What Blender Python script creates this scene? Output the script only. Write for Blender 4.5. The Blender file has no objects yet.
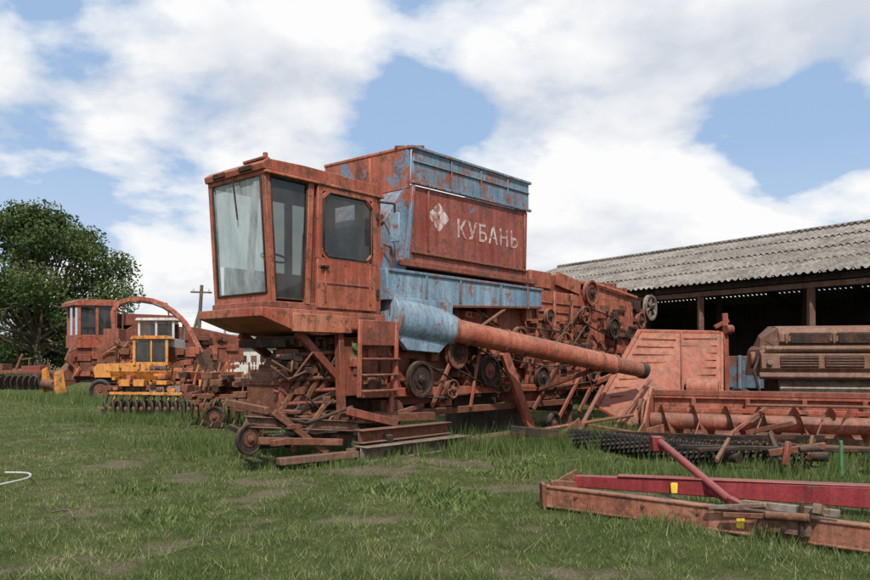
import bpy, math, random
import numpy as np
from mathutils import Vector, Matrix
random.seed(7); rng=np.random.default_rng(11)
scene=bpy.context.scene
R=math.radians

# ------------------------------------------------------------------ materials
def newmat(name):
    m=bpy.data.materials.new(name); m.use_nodes=True
    nt=m.node_tree; nt.nodes.clear()
    return m,nt,nt.nodes,nt.links
def ramp(n,stops):
    r=n.new('ShaderNodeValToRGB'); e=r.color_ramp.elements
    e[0].position=stops[0][0]; e[0].color=(*stops[0][1],1)
    e[1].position=stops[-1][0]; e[1].color=(*stops[-1][1],1)
    for p,c in stops[1:-1]:
        x=e.new(p); x.color=(*c,1)
    return r
def noise(n,l,vec,scale,detail=6,rough=.6,dist=0):
    t=n.new('ShaderNodeTexNoise'); t.inputs['Scale'].default_value=scale
    t.inputs['Detail'].default_value=detail; t.inputs['Roughness'].default_value=rough
    t.inputs['Distortion'].default_value=dist
    l.new(vec,t.inputs['Vector']); return t
def mixc(n,l,f,a,b,mode='MIX'):
    m=n.new('ShaderNodeMix'); m.data_type='RGBA'; m.blend_type=mode
    for sock,v in ((m.inputs[0],f),(m.inputs[6],a),(m.inputs[7],b)):
        if hasattr(v,'is_linked'): l.new(v,sock)
        elif isinstance(v,(int,float)): sock.default_value=v
        else: sock.default_value=(*v,1)
    return m.outputs[2]
def paint(name,base,faded=None,rust=(.12,.05,.03),amt=.5,scale=2.2,rough=.62,spec=.3,bump=.35,dust=.3,under=None,ut=.53):
    m,nt,n,l=newmat(name)
    out=n.new('ShaderNodeOutputMaterial'); b=n.new('ShaderNodeBsdfPrincipled')
    l.new(b.outputs[0],out.inputs[0])
    tc=n.new('ShaderNodeTexCoord'); v=tc.outputs['Object']
    if faded is None: faded=tuple(min(1,c*1.35+.03) for c in base)
    big=noise(n,l,v,scale*.5,5,.7); rb=ramp(n,[(.36,(0,0,0)),(.62,(1,1,1))]); l.new(big.outputs[0],rb.inputs[0])
    c=mixc(n,l,rb.outputs[0],base,faded)
    mp=n.new('ShaderNodeMapping'); mp.inputs['Scale'].default_value=(7,7,.6); mp.inputs['Location'].default_value=(3,1,5); l.new(v,mp.inputs[0])
    st=noise(n,l,mp.outputs[0],1.6,5,.65); rs=ramp(n,[(.42,(1,1,1)),(.66,(.45,.38,.35))]); l.new(st.outputs[0],rs.inputs[0])
    c=mixc(n,l,.7,c,rs.outputs[0],'MULTIPLY')
    med=noise(n,l,v,scale*2.2,9,.8,.15)
    p=.64-.22*amt
    if under is not None:
        un=noise(n,l,v,scale*.9,8,.78,.2); ru=ramp(n,[(ut,(0,0,0)),(ut+.025,(1,1,1))]); l.new(un.outputs[0],ru.inputs[0])
        c=mixc(n,l,ru.outputs[0],c,under)
    rm=ramp(n,[(p-.035,(0,0,0)),(p+.045,(1,1,1))]); l.new(med.outputs[0],rm.inputs[0])
    fine=noise(n,l,v,scale*16,5,.7)
    rr=mixc(n,l,fine.outputs[0],tuple(x*.5 for x in rust),tuple(min(1,x*1.9) for x in rust))
    c=mixc(n,l,rm.outputs[0],c,rr)
    rf=ramp(n,[(.3,(.55,.53,.51)),(.6,(1.05,1.05,1.05))]); l.new(fine.outputs[0],rf.inputs[0])
    c=mixc(n,l,.65,c,rf.outputs[0],'MULTIPLY')
    g=n.new('ShaderNodeNewGeometry'); sp=n.new('ShaderNodeSeparateXYZ'); l.new(g.outputs['Normal'],sp.inputs[0])
    mu=n.new('ShaderNodeMath'); mu.operation='MULTIPLY'; mu.use_clamp=True; l.new(sp.outputs[2],mu.inputs[0]); mu.inputs[1].default_value=dust
    c=mixc(n,l,mu.outputs[0],c,(.27,.205,.155))
    l.new(c,b.inputs['Base Color'])
    b.inputs['Roughness'].default_value=rough; b.inputs['Specular IOR Level'].default_value=spec
    bp=n.new('ShaderNodeBump'); bp.inputs['Strength'].default_value=bump; bp.inputs['Distance'].default_value=.02
    ad=n.new('ShaderNodeMath'); ad.operation='ADD'; l.new(big.outputs[0],ad.inputs[0]); l.new(med.outputs[0],ad.inputs[1])
    l.new(ad.outputs[0],bp.inputs['Height']); l.new(bp.outputs[0],b.inputs['Normal'])
    return m
RED=paint('faded_red_paint',(.36,.08,.043),(.45,.155,.095),amt=.42)
RED2=paint('dark_red_paint',(.24,.058,.037),(.35,.115,.075),amt=.55)
ORG=paint('orange_red_paint',(.46,.125,.055),(.5,.2,.12),amt=.36)
RUST=paint('rusty_steel',(.17,.068,.040),(.26,.12,.078),amt=.65,rough=.85,spec=.15)
DARK=paint('greasy_steel_and_gap_shade',(.028,.022,.018),(.055,.04,.032),rust=(.085,.037,.024),amt=.45,rough=.8,spec=.2,dust=.18)
BLUE=paint('faded_blue_paint',(.15,.265,.38),(.27,.39,.48),rust=(.2,.078,.05),amt=.3,scale=1.8)
BLUER=paint('blue_paint_rusting',(.12,.20,.29),(.19,.29,.37),rust=(.21,.08,.05),amt=.52,scale=1.6)
BLUEF=paint('blue_over_red_flaking',(.15,.24,.34),(.24,.34,.43),rust=(.15,.06,.04),amt=.36,scale=1.6,under=(.34,.095,.06),ut=.53)
REDB=paint('red_over_blue_paint',(.28,.064,.045),(.36,.115,.085),rust=(.12,.057,.042),amt=.4,scale=1.5,under=(.13,.185,.25),ut=.585)
REDBF=paint('red_blue_flaking_paint',(.36,.10,.06),(.42,.15,.1),amt=.42,scale=1.5,under=(.14,.22,.31),ut=.52)
CRIM=paint('crimson_paint',(.24,.02,.028),(.30,.04,.045),amt=.2,rough=.42,spec=.5)
BEAM=paint('weathered_orange_beam',(.33,.12,.072),(.41,.19,.125),amt=.5)
GREY=paint('grey_steel',(.19,.17,.15),(.27,.24,.21),rust=(.15,.075,.045),amt=.55)
BEIGE=paint('beige_rusty_sheet',(.33,.27,.21),(.4,.33,.27),rust=(.19,.1,.06),amt=.5)
BROWN=paint('brown_rusty_sheet',(.14,.082,.057),(.23,.145,.105),amt=.6,rough=.8,dust=.2)
HOOD=paint('red_brown_hood_sheet',(.19,.085,.055),(.26,.145,.10),rust=(.13,.055,.035),amt=.55,rough=.75,dust=.15)
YEL=paint('orange_yellow_paint',(.70,.24,.035),(.7,.32,.09),amt=.33)
WHT=paint('dirty_white_paint',(.6,.6,.57),(.7,.7,.68),rust=(.3,.2,.14),amt=.2)
LET=paint('lettering_paint',(.54,.43,.39),(.7,.61,.57),rust=(.29,.09,.06),amt=.56,scale=3,bump=.1)
GRN=paint('green_paint',(.05,.17,.06),amt=.3)
STICK=paint('yellow_sticker',(.7,.5,.04),amt=.1,bump=.05)
RUB=paint('old_rubber',(.02,.02,.02),(.04,.037,.034),rust=(.05,.04,.03),amt=.2,rough=.85,spec=.2)
WOOD=paint('weathered_timber',(.12,.095,.07),(.18,.145,.115),rust=(.08,.06,.045),amt=.4,rough=.9,spec=.1)
CONC=paint('concrete',(.3,.29,.27),amt=.05,rough=.9,spec=.1)
WALLM=paint('whitewashed_wall',(.62,.6,.56),(.68,.66,.62),rust=(.4,.36,.3),amt=.2,rough=.9,spec=.1)

def glassmat(name,tint,dust_sheen_c,dust_sheen_f):
    m,nt,n,l=newmat(name)
    out=n.new('ShaderNodeOutputMaterial')
    tr=n.new('ShaderNodeBsdfTransparent'); tr.inputs[0].default_value=(*tint,1)
    gl=n.new('ShaderNodeBsdfGlossy'); gl.inputs['Roughness'].default_value=.04
    fr=n.new('ShaderNodeFresnel'); fr.inputs[0].default_value=1.6
    m1=n.new('ShaderNodeMixShader'); l.new(fr.outputs[0],m1.inputs[0]); l.new(tr.outputs[0],m1.inputs[1]); l.new(gl.outputs[0],m1.inputs[2])
    df=n.new('ShaderNodeBsdfDiffuse'); df.inputs[0].default_value=(*dust_sheen_c,1)
    tc=n.new('ShaderNodeTexCoord'); mp=n.new('ShaderNodeMapping'); mp.inputs['Scale'].default_value=(2,2,.7); l.new(tc.outputs['Object'],mp.inputs[0])
    no=noise(n,l,mp.outputs[0],1.6,7,.7)
    rp=ramp(n,[(.35,(dust_sheen_f*.35,)*3),(.65,(min(1,dust_sheen_f*1.6),)*3)]); l.new(no.outputs[0],rp.inputs[0])
    m2=n.new('ShaderNodeMixShader'); l.new(rp.outputs[0],m2.inputs[0]); l.new(m1.outputs[0],m2.inputs[1]); l.new(df.outputs[0],m2.inputs[2])
    l.new(m2.outputs[0],out.inputs[0]); return m
GLF=glassmat('dusty_sky_sheen_windscreen',(.7,.8,.8),(.55,.62,.62),.42)  # pale blue-white film is dust plus a sky reflection painted into the colour
GLS=glassmat('tinted_side_glass',(.42,.46,.44),(.3,.3,.28),.1)

def attr_leaf(name,ca,cb,cc,trans=.35,rough=.6):
    m,nt,n,l=newmat(name)
    out=n.new('ShaderNodeOutputMaterial')
    at=n.new('ShaderNodeAttribute'); at.attribute_name='var'
    rp=ramp(n,[(0,ca),(.55,cb),(1,cc)]); l.new(at.outputs['Fac'],rp.inputs[0])
    d=n.new('ShaderNodeBsdfPrincipled'); d.inputs['Roughness'].default_value=rough; d.inputs['Specular IOR Level'].default_value=.2
    t=n.new('ShaderNodeBsdfTranslucent'); l.new(rp.outputs[0],d.inputs['Base Color']); l.new(rp.outputs[0],t.inputs[0])
    mx=n.new('ShaderNodeMixShader'); mx.inputs[0].default_value=trans
    l.new(d.outputs[0],mx.inputs[1]); l.new(t.outputs[0],mx.inputs[2]); l.new(mx.outputs[0],out.inputs[0]); return m
GRASS=attr_leaf('grass_blades',(.07,.108,.03),(.145,.195,.06),(.38,.35,.19),.3)
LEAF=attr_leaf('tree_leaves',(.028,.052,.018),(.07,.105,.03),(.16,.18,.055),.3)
BUSH=attr_leaf('hedge_leaves',(.03,.05,.025),(.05,.08,.035),(.08,.11,.05),.25)

# ------------------------------------------------------------------ builder
class Obj:
    def __init__(s,name,loc=(0,0,0),rot=0):
        s.e=bpy.data.objects.new(name,None); s.e.empty_display_size=.3
        s.e.location=loc; s.e.rotation_euler=(0,0,rot); scene.collection.objects.link(s.e)
        s.M=Matrix.Translation(loc)@Matrix.Rotation(rot,4,'Z'); s.parts={}
        s.I=s.M.inverted()
    def add(s,part,mat,vs,fs,world=False):
        d=s.parts.setdefault((part,mat.name),[[],[],mat])
        o=len(d[0])
        for v in vs:
            v=Vector(v); d[0].append(v if world else s.M@v)
        for f in fs: d[1].append([i+o for i in f])
    def box(s,part,mat,x,y,z,**k):
        vs=[(a,b,c) for a in x for b in y for c in z]
        s.add(part,mat,vs,[(0,1,3,2),(4,6,7,5),(0,4,5,1),(2,3,7,6),(0,2,6,4),(1,5,7,3)],**k)
    def beam(s,part,mat,p0,p1,w,h,w2=None,h2=None,up=(0,0,1),**k):
        p0=Vector(p0);p1=Vector(p1);d=(p1-p0).normalized();u=Vector(up)
        if abs(d.dot(u))>.98: u=Vector((1,0,0))
        r=d.cross(u).normalized();u=r.cross(d)
        w2=w if w2 is None else w2;h2=h if h2 is None else h2
        vs=[]
        for p,a,b in ((p0,w,h),(p1,w2,h2)):
            for i,j in ((-1,-1),(1,-1),(1,1),(-1,1)): vs.append(p+r*(i*a/2)+u*(j*b/2))
        s.add(part,mat,vs,[(3,2,1,0),(4,5,6,7),(0,1,5,4),(1,2,6,5),(2,3,7,6),(3,0,4,7)],**k)
    def ibeam(s,part,mat,p0,p1,w,h,th=.02):
        p0=Vector(p0);p1=Vector(p1);z=Vector((0,0,h/2-th/2))
        s.beam(part,mat,p0,p1,th,h-2*th-.002); s.beam(part,mat,p0+z,p1+z,w,th); s.beam(part,mat,p0-z,p1-z,w,th)
    def cyl(s,part,mat,p0,p1,r,r2=None,seg=18,**k):
        p0=Vector(p0);p1=Vector(p1);d=(p1-p0).normalized();u=Vector((0,0,1))
        if abs(d.z)>.95: u=Vector((1,0,0))
        a=d.cross(u).normalized();b=a.cross(d);r2=r if r2 is None else r2
        vs=[]
        for p,q in ((p0,r),(p1,r2)):
            for i in range(seg):
                t=2*math.pi*i/seg; vs.append(p+a*math.cos(t)*q+b*math.sin(t)*q)
        fs=[(i,(i+1)%seg,(i+1)%seg+seg,i+seg)[::-1] for i in range(seg)]
        fs.append(tuple(range(seg))); fs.append(tuple(range(2*seg-1,seg-1,-1)))
        s.add(part,mat,vs,fs,**k)
    def tube(s,part,mat,pts,r,seg=8,**k):
        for a,b in zip(pts[:-1],pts[1:]): s.cyl(part,mat,a,b,r,seg=seg,**k)
    def prism(s,part,mat,prof,y0,y1,**k):
        n=len(prof)
        vs=[(p[0],y0,p[1]) for p in prof]+[(p[0],y1,p[1]) for p in prof]
        fs=[tuple(range(n)),tuple(range(2*n-1,n-1,-1))]+[((i+1)%n,i,i+n,(i+1)%n+n) for i in range(n)]
        s.add(part,mat,vs,fs,**k)
    def ring(s,part,mat,c,axis,R0,r,seg=24,rs=8,**k):
        c=Vector(c);d=Vector(axis).normalized();u=Vector((0,0,1)) if abs(d.z)<.9 else Vector((1,0,0))
        a=d.cross(u).normalized();b=a.cross(d);vs=[];fs=[]
        for i in range(seg):
            t=2*math.pi*i/seg;e=a*math.cos(t)+b*math.sin(t)
            for j in range(rs):
                q=2*math.pi*j/rs; vs.append(c+e*(R0+r*math.cos(q))+d*(r*math.sin(q)))
        for i in range(seg):
            for j in range(rs):
                fs.append((i*rs+j,i*rs+(j+1)%rs,((i+1)%seg)*rs+(j+1)%rs,((i+1)%seg)*rs+j))
        s.add(part,mat,vs,fs,**k)
    def pulley(s,part,mat,hub,c,r,w=.09,spokes=6,axis=(0,1,0)):
        c=Vector(c);d=Vector(axis).normalized()
        u=Vector((0,0,1));a=d.cross(u).normalized()
        seg=28;vs=[];fs=[]
        for i in range(seg):
            t=2*math.pi*i/seg;e=a*math.cos(t)+u*math.sin(t)
            for rr,dd in ((r,-w/2),(r*.9,0),(r,w/2),(r*.8,w/2),(r*.8,-w/2)): vs.append(c+e*rr+d*dd)
        for i in range(seg):
            for j in range(5): fs.append((i*5+j,i*5+(j+1)%5,((i+1)%seg)*5+(j+1)%5,((i+1)%seg)*5+j))
        s.add(part,mat,vs,fs)
        ph=random.random()*3
        if spokes==0:
            s.cyl(part+'_disc',mat,c-d*w*.1,c+d*w*.2,r*.82,seg=28); s.cyl(part+'_disc',hub,c-d*w*.3,c-d*w*.1,r*.5,r*.42,seg=20)
            for i in range(5):
                t=ph+2*math.pi*i/5;e=a*math.cos(t)+u*math.sin(t); s.cyl(part+'_holes',DARK,c+e*r*.64-d*w*.13,c+e*r*.64-d*w*.09,r*.1,seg=10)
        for i in range(spokes):
            t=ph+2*math.pi*i/spokes;e=a*math.cos(t)+u*math.sin(t)
            s.beam(part,mat,c+e*r*.1,c+e*r*.84,w*.45,r*.2,up=d)
        s.cyl(part+'_hub',hub,c-d*w*.8,c+d*w*.6,r*.22,seg=14)
        s.cyl(part+'_hub',hub,c-d*w*1.2,c-d*w*.8,r*.1,seg=8)
    def wheel(s,part,c,r,w,rim=None,axis=(0,1,0)):
        d=Vector(axis).normalized();c=Vector(c);rim=rim or RUST
        s.ring(part+'_tyre',RUB,c,axis,r-w*.45,w*.45,28,10)
        s.cyl(part+'_rim',rim,c-d*w*.25,c+d*w*.25,r-w*.75,seg=20)
        s.cyl(part+'_rim',rim,c-d*w*.45,c+d*w*.45,r*.2,seg=12)
    def belt(s,part,mat,c0,r0,c1,r1,w=.05):
        c0=Vector(c0);c1=Vector(c1);d=(c1-c0).normalized();p=Vector((-d.z,0,d.x))
        for sg in (1,-1): s.beam(part,mat,c0+p*r0*sg,c1+p*r1*sg,w,.02,up=p)
    def done(s,bevel=.008):
        for (part,_),(vs,fs,mat) in s.parts.items():
            me=bpy.data.meshes.new(part); me.from_pydata([tuple(v) for v in vs],[],fs); me.update()
            me.polygons.foreach_set('use_smooth',[True]*len(me.polygons))
            me.set_sharp_from_angle(angle=R(32))
            me.materials.append(mat)
            o=bpy.data.objects.new(part,me); scene.collection.objects.link(o)
            o.parent=s.e; o.matrix_parent_inverse=s.I
            if bevel and len(fs)<3000:
                b=o.modifiers.new('bevel','BEVEL'); b.width=bevel; b.segments=1; b.limit_method='ANGLE'; b.angle_limit=R(50)
        return s
def along(o,part,mat,prof,x0,x1):
    n_=len(prof); vs=[(x0,p[0],p[1]) for p in prof]+[(x1,p[0],p[1]) for p in prof]
    o.add(part,mat,vs,[tuple(range(n_-1,-1,-1)),tuple(range(n_,2*n_))]+[(i,(i+1)%n_,(i+1)%n_+n_,i+n_) for i in range(n_)])
CH=random.choice; U_=random.uniform

# ------------------------------------------------------------------ ground
def fb(x,y,seed,wl,octs=3):
    r=np.random.default_rng(seed); o=np.zeros_like(x,dtype=float); amp=1;tot=0
    for k in range(octs):
        for j in range(4):
            a=r.uniform(0,2*math.pi); f=2*math.pi/(wl*r.uniform(.7,1.4))
            o+=amp*np.sin((x*math.cos(a)+y*math.sin(a))*f+r.uniform(0,6.28)+1.3*np.sin((x*math.sin(a)-y*math.cos(a))*f*.6+r.uniform(0,6)))
        tot+=amp*2.0; amp*=.6; wl*=.45
    return np.clip(o/tot,-1,1)
def gz(x,y):
    f=np.clip(1-(np.hypot(x,y-10)/60),0,1)
    return (.035*fb(x,y,3,3.5,2)+.02*fb(x,y,4,.9,2))*f
BARE=[(-2.0,9.0,.5,.28),(-.65,7.1,.5,.22),(.65,8.9,.55,.25),(.95,5.3,.55,.2),(2.3,9.6,.8,.4),(-1.0,10.2,1.1,.35),(.2,11.0,1.8,.5)]
def bare(x,y):
    o=np.clip((fb(x,y,21,1.6,4)-.42)*2,0,.7)
    for cx,cy,a,b in BARE:
        d=((x-cx)/a)**2+((y-cy)/b)**2+1.1*fb(x,y,33,.45,3)
        o=np.maximum(o,np.clip((1.1-d)*.85,0,.9))
    return o
N=420; t=np.linspace(-1,1,N); ax=2.74*np.sinh(7*t)
GX,GY=np.meshgrid(ax,ax+9,indexing='ij')
GZ=gz(GX,GY)
me=bpy.data.meshes.new('ground')
co=np.stack([GX.ravel(),GY.ravel(),GZ.ravel()],1)
idx=np.arange(N*N).reshape(N,N)
f=np.stack([idx[:-1,:-1],idx[1:,:-1],idx[1:,1:],idx[:-1,1:]],-1).reshape(-1,4)
me.vertices.add(len(co)); me.vertices.foreach_set('co',co.ravel().astype(np.float32))
me.loops.add(f.size); me.loops.foreach_set('vertex_index',f.ravel().astype(np.int32))
me.polygons.add(len(f)); me.polygons.foreach_set('loop_start',np.arange(0,f.size,4).astype(np.int32))
me.update(calc_edges=True); me.polygons.foreach_set('use_smooth',[True]*len(f))
at=me.attributes.new('bare','FLOAT','POINT'); at.data.foreach_set('value',bare(GX,GY).ravel().astype(np.float32))
m,nt,n,l=newmat('grassy_ground')
out=n.new('ShaderNodeOutputMaterial'); b=n.new('ShaderNodeBsdfPrincipled'); l.new(b.outputs[0],out.inputs[0])
tc=n.new('ShaderNodeTexCoord'); v=tc.outputs['Object']
n1=noise(n,l,v,.3,6,.65); n2=noise(n,l,v,3.5,6,.75); n3=noise(n,l,v,40,4,.7)
r1=ramp(n,[(.35,(.078,.112,.036)),(.5,(.11,.142,.048)),(.66,(.165,.165,.08))]); l.new(n1.outputs[0],r1.inputs[0])
r2=ramp(n,[(.3,(.5,.52,.48)),(.7,(1.3,1.2,1.1))]); l.new(n2.outputs[0],r2.inputs[0])
c=mixc(n,l,1,r1.outputs[0],r2.outputs[0],'MULTIPLY')
soil=mixc(n,l,n3.outputs[0],(.12,.09,.06),(.34,.27,.20))
a=n.new('ShaderNodeAttribute'); a.attribute_name='bare'
c=mixc(n,l,a.outputs['Fac'],c,soil)
r3=ramp(n,[(.3,(.55,.55,.55)),(.7,(1.25,1.25,1.25))]); l.new(n3.outputs[0],r3.inputs[0])
c=mixc(n,l,.7,c,r3.outputs[0],'MULTIPLY')
l.new(c,b.inputs['Base Color']); b.inputs['Roughness'].default_value=.95; b.inputs['Specular IOR Level'].default_value=.1
bp=n.new('ShaderNodeBump'); bp.inputs['Distance'].default_value=.06; l.new(n3.outputs[0],bp.inputs['Height']); l.new(bp.outputs[0],b.inputs['Normal'])
me.materials.append(m)
scene.collection.objects.link(bpy.data.objects.new('ground',me))

def tri_mesh(name,co,var,mat,per=3):
    me=bpy.data.meshes.new(name); nv=len(co); nf=nv//per
    me.vertices.add(nv); me.vertices.foreach_set('co',co.astype(np.float32).ravel())
    me.loops.add(nv); me.loops.foreach_set('vertex_index',np.arange(nv,dtype=np.int32))
    me.polygons.add(nf); me.polygons.foreach_set('loop_start',np.arange(0,nv,per,dtype=np.int32))
    me.update(calc_edges=True)
    at=me.attributes.new('var','FLOAT','POINT'); at.data.foreach_set('value',np.repeat(var,per).astype(np.float32))
    me.materials.append(mat); o=bpy.data.objects.new(name,me); scene.collection.objects.link(o); return o
def blades(x,y,h,w,lean=.5):
    n=len(x); z=gz(x,y)-.01; a=rng.uniform(0,2*math.pi,n); b=rng.uniform(0,2*math.pi,n)
    L=h*rng.uniform(.1,1,n)*lean
    p0=np.stack([x-np.cos(a)*w/2,y-np.sin(a)*w/2,z],1); p1=np.stack([x+np.cos(a)*w/2,y+np.sin(a)*w/2,z],1)
    p2=np.stack([x+np.cos(b)*L,y+np.sin(b)*L,z+h],1)
    return np.stack([p0,p1,p2],1).reshape(-1,3)
NB=340000
y=np.exp(rng.uniform(math.log(4.0),math.log(50),NB)); x=rng.uniform(-1,1,NB)*(.70*y+.8)
br=bare(x,y); keep=rng.random(NB)>br*.75; x=x[keep];y=y[keep];br=br[keep]
tall=np.clip(fb(x,y,51,.9,3)+.1,0,1)
h=rng.uniform(.016,.042,len(x))*(1+1.8*tall)*(1-.5*br); w=.0035+.00075*y
var=np.clip(.36+.32*fb(x,y,61,2.2,4)+.28*fb(x,y,62,.45,2)+rng.normal(0,.18,len(x))+.35*br,0,1)
dry=rng.random(len(x))<.09; var[dry]=rng.uniform(.8,1,dry.sum())
C=[blades(x,y,h,w,1.1)]; V=[var]
n_=4500; yy=np.exp(rng.uniform(math.log(4.2),math.log(22),n_)); xx=rng.uniform(-1,1,n_)*(.7*yy+.5)
C.append(blades(xx,yy,rng.uniform(.04,.13,n_),np.full(n_,.004)+.0002*yy,2.0)); V.append(rng.uniform(.75,1,n_))
def strip(p0,p1,wd,n,hmin,hmax,v0=.3):
    t=rng.random(n); x=p0[0]+(p1[0]-p0[0])*t+rng.normal(0,wd,n); y=p0[1]+(p1[1]-p0[1])*t+rng.normal(0,wd,n)
    cl=fb(x,y,77,.7,3); k=cl>-.15; x=x[k];y=y[k];cl=cl[k]
    h=rng.uniform(hmin,hmax,len(x))*(.4+.9*np.clip(cl+.2,0,1))
    C.append(blades(x,y,h,np.full(len(x),.010)+.0004*y,.6)); V.append(np.clip(v0+rng.normal(0,.22,len(x)),0,1))
strip((-1.6,11.2),(.3,12.3),.25,3000,.08,.26)
strip((-2.6,10.4),(-.6,10.9),.2,1800,.05,.18)
strip((.3,12.2),(3.6,13.4),.45,8000,.12,.42)
strip((2.2,12.6),(4.2,14.2),.4,5000,.15,.5)
strip((-5,13.5),(-2.4,11.6),.5,5000,.1,.25)
strip((1.2,7.6),(4.2,6.8),.18,2500,.06,.2)
strip((1.4,7.0),(3.6,5.7),.2,2500,.05,.16)
strip((2.0,9.8),(5.5,9.2),.5,7000,.08,.28)
strip((-9,18.6),(-4.2,17.8),.5,8000,.1,.35)
strip((-16,30),(-9,25),1.2,9000,.15,.5)
strip((4.5,11),(8,10.2),.4,5000,.1,.35)
strip((5.2,15.2),(6.6,14.6),.3,3500,.2,.6)
for (cx,cy,rr) in [(.2,7.9,.4),(-.5,8.6,.35),(1.9,9.0,.5),(3.9,4.9,.3),(-2.6,7.2,.35),(2.6,10.6,.6),(.9,9.9,.4),(1.3,10.8,.5),(-3.4,8.6,.3),(.3,8.3,.3)]:
    n_=300; a=rng.uniform(0,6.28,n_); r_=rr*np.sqrt(rng.random(n_)); x=cx+np.cos(a)*r_; y=cy+np.sin(a)*r_
    C.append(blades(x,y,rng.uniform(.03,.1,n_),rng.uniform(.025,.055,n_),1.2)); V.append(np.clip(rng.normal(.42,.12,n_),0,1))
tri_mesh('grass',np.concatenate(C),np.concatenate(V),GRASS)

# ------------------------------------------------------------------ trees
def leafcloud(name,centres,radii,nper,size,mat,squash=.8):
    P=[];V=[]
    for c,r in zip(centres,radii):
        n_=int(nper*r*r); d=rng.normal(size=(n_,3)); d/=np.linalg.norm(d,axis=1)[:,None]
        rad=r*(.35+.85*rng.random(n_)**.8); p=np.array(c)+d*rad[:,None]*np.array([1,1,squash])
        u=rng.normal(size=(n_,3)); u/=np.linalg.norm(u,axis=1)[:,None]; w_=np.cross(u,rng.normal(size=(n_,3))); w_/=np.linalg.norm(w_,axis=1)[:,None]
        s_=size*rng.uniform(.6,1.3,n_)[:,None]
        q=np.stack([p-u*s_,p+w_*s_*.5,p+u*s_,p-w_*s_*.5],1)
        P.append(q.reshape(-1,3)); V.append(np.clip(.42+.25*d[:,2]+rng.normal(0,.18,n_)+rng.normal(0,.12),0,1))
    return tri_mesh(name,np.concatenate(P),np.concatenate(V),mat,4)
def tree(name,base,H,rad,nclump,nper,size,low=.2):
    T=Obj(name,base); cs=[];rs=[]
    bx,by,_=base
    for i in range(nclump):
        a=random.uniform(0,6.28); hh=random.uniform(low,1); prof=math.sin(min(1,(hh-low+.12)/(1-low+.12)*1.05)*math.pi*.86+.2)
        rr=rad*max(.15,prof)*math.sqrt(random.random())*1.04
        r=rad*random.uniform(.10,.23)
        cs.append((bx+math.cos(a)*rr,by+math.sin(a)*rr,hh*H*.97-r*.3)); rs.append(r)
    pts=[Vector((0,0,-.2)),Vector((.1,0,H*.2)),Vector((-.1,.2,H*.45)),Vector((.1,0,H*.75))]
    rr=[H*.035,H*.028,H*.02,H*.008]
    for i in range(3): T.cyl('trunk',WOOD,pts[i],pts[i+1],rr[i],rr[i+1],seg=10)
    for c in cs:
        c=Vector(c)-Vector(base); k=random.uniform(.15,.6)
        p=Vector((0,0,H*k*.8)) ; mid=p.lerp(c,.5)+Vector((0,0,-.3))
        T.cyl('limbs',WOOD,p,mid,H*.010,H*.006,seg=6); T.cyl('limbs',WOOD,mid,c,H*.006,H*.002,seg=5)
    T.done(0)
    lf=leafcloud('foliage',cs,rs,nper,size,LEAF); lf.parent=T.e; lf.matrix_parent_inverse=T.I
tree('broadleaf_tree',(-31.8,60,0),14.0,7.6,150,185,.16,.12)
tree('broadleaf_tree',(-44,72,0),11,6,60,120,.22,.1)
cs=[];rs=[]
for i in range(150):
    x=-150+i*2.3+random.uniform(-1,1); r=random.uniform(1.3,2.9)
    if -45<x<-20 and random.random()<.45: continue
    cs.append((x,135+random.uniform(-8,8),r*.75)); rs.append(r)
leafcloud('distant_trees',cs,rs,70,.4,BUSH,.9)

# ------------------------------------------------------------------ main combine harvester
A=math.atan2(.755,.656)
H=Obj('combine_harvester',(-2.3,10.3,0),A)
CW=1.36
H.prism('threshing_body_core',DARK,[(1.7,.75),(1.7,2.2),(2.3,2.9),(6.6,2.9),(9,2.95),(11.6,2.75),(12.1,2.0),(10.6,1.35),(8.4,.85),(5,.6),(2.6,.6)],.28,1.9)  # core coloured dark: shade in the gaps between side plates is painted in
# cab
H.prism('cab_floor',RED,[(-.16,2.22),(2.22,2.22),(2.22,1.98),(.9,1.86),(.35,1.93),(-.16,2.1)],-.08,CW+.1)
H.box('cab_floor_skirt',ORG,(.35,1.45),(-.12,-.083),(1.9,2.16))
H.box('cab_sill',RED2,(.02,2.16),(-.02,CW+.03),(2.223,2.32))
def post(a,b,w=.075): H.beam('cab_frame',RED,a,b,w,w)
post((.1,.03,2.3),(-.02,.03,4.15),.085); post((.1,CW-.02,2.3),(-.02,CW-.02,4.15),.085)
post((.68,0.02,2.3),(.76,.02,4.15),.1); post((.62,CW-.02,2.3),(.76,CW-.02,4.15),.09)
H.add('door_pillar_sheet',RED2,[(.70,.025,2.3),(.95,.025,2.3),(.95,.025,4.1),(.76,.025,4.1)],[(0,1,2,3)])
post((2.12,.03,2.3),(2.12,.03,4.15),.1); post((2.12,CW-.02,2.3),(2.12,CW-.02,4.15),.1)
H.beam('cab_frame',RED,(-.02,.03,4.1),(2.12,.03,4.1),.08,.1); H.beam('cab_frame',RED,(-.025,.0,4.1),(-.025,CW,4.1),.08,.1)
H.beam('cab_frame',RED,(.09,.05,2.37),(.09,CW-.05,2.37),.06,.12)
H.prism('cab_roof',RED,[(-.1,4.11),(-.12,4.19),(-.03,4.26),(.6,4.28),(2.05,4.26),(2.2,4.2),(2.2,4.1)],-.05,CW+.03)
H.box('cab_roof_lamps',DARK,(-.135,-.1),(.2,.5),(4.13,4.2)); H.box('cab_roof_lamps',DARK,(-.135,-.1),(.85,1.15),(4.13,4.2))
H.prism('cab_roof_gutter',ORG,[(-.08,4.06),(-.08,4.10),(2.2,4.10),(2.2,4.06)],-.08,-.0)
H.cyl('roof_beacon',ORG,(.0,.05,4.25),(.0,.05,4.36),.035); H.box('roof_bracket',RED2,(-.06,.06),(.02,.5),(4.26,4.3))
dx0,dx1=.84,2.05
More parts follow.
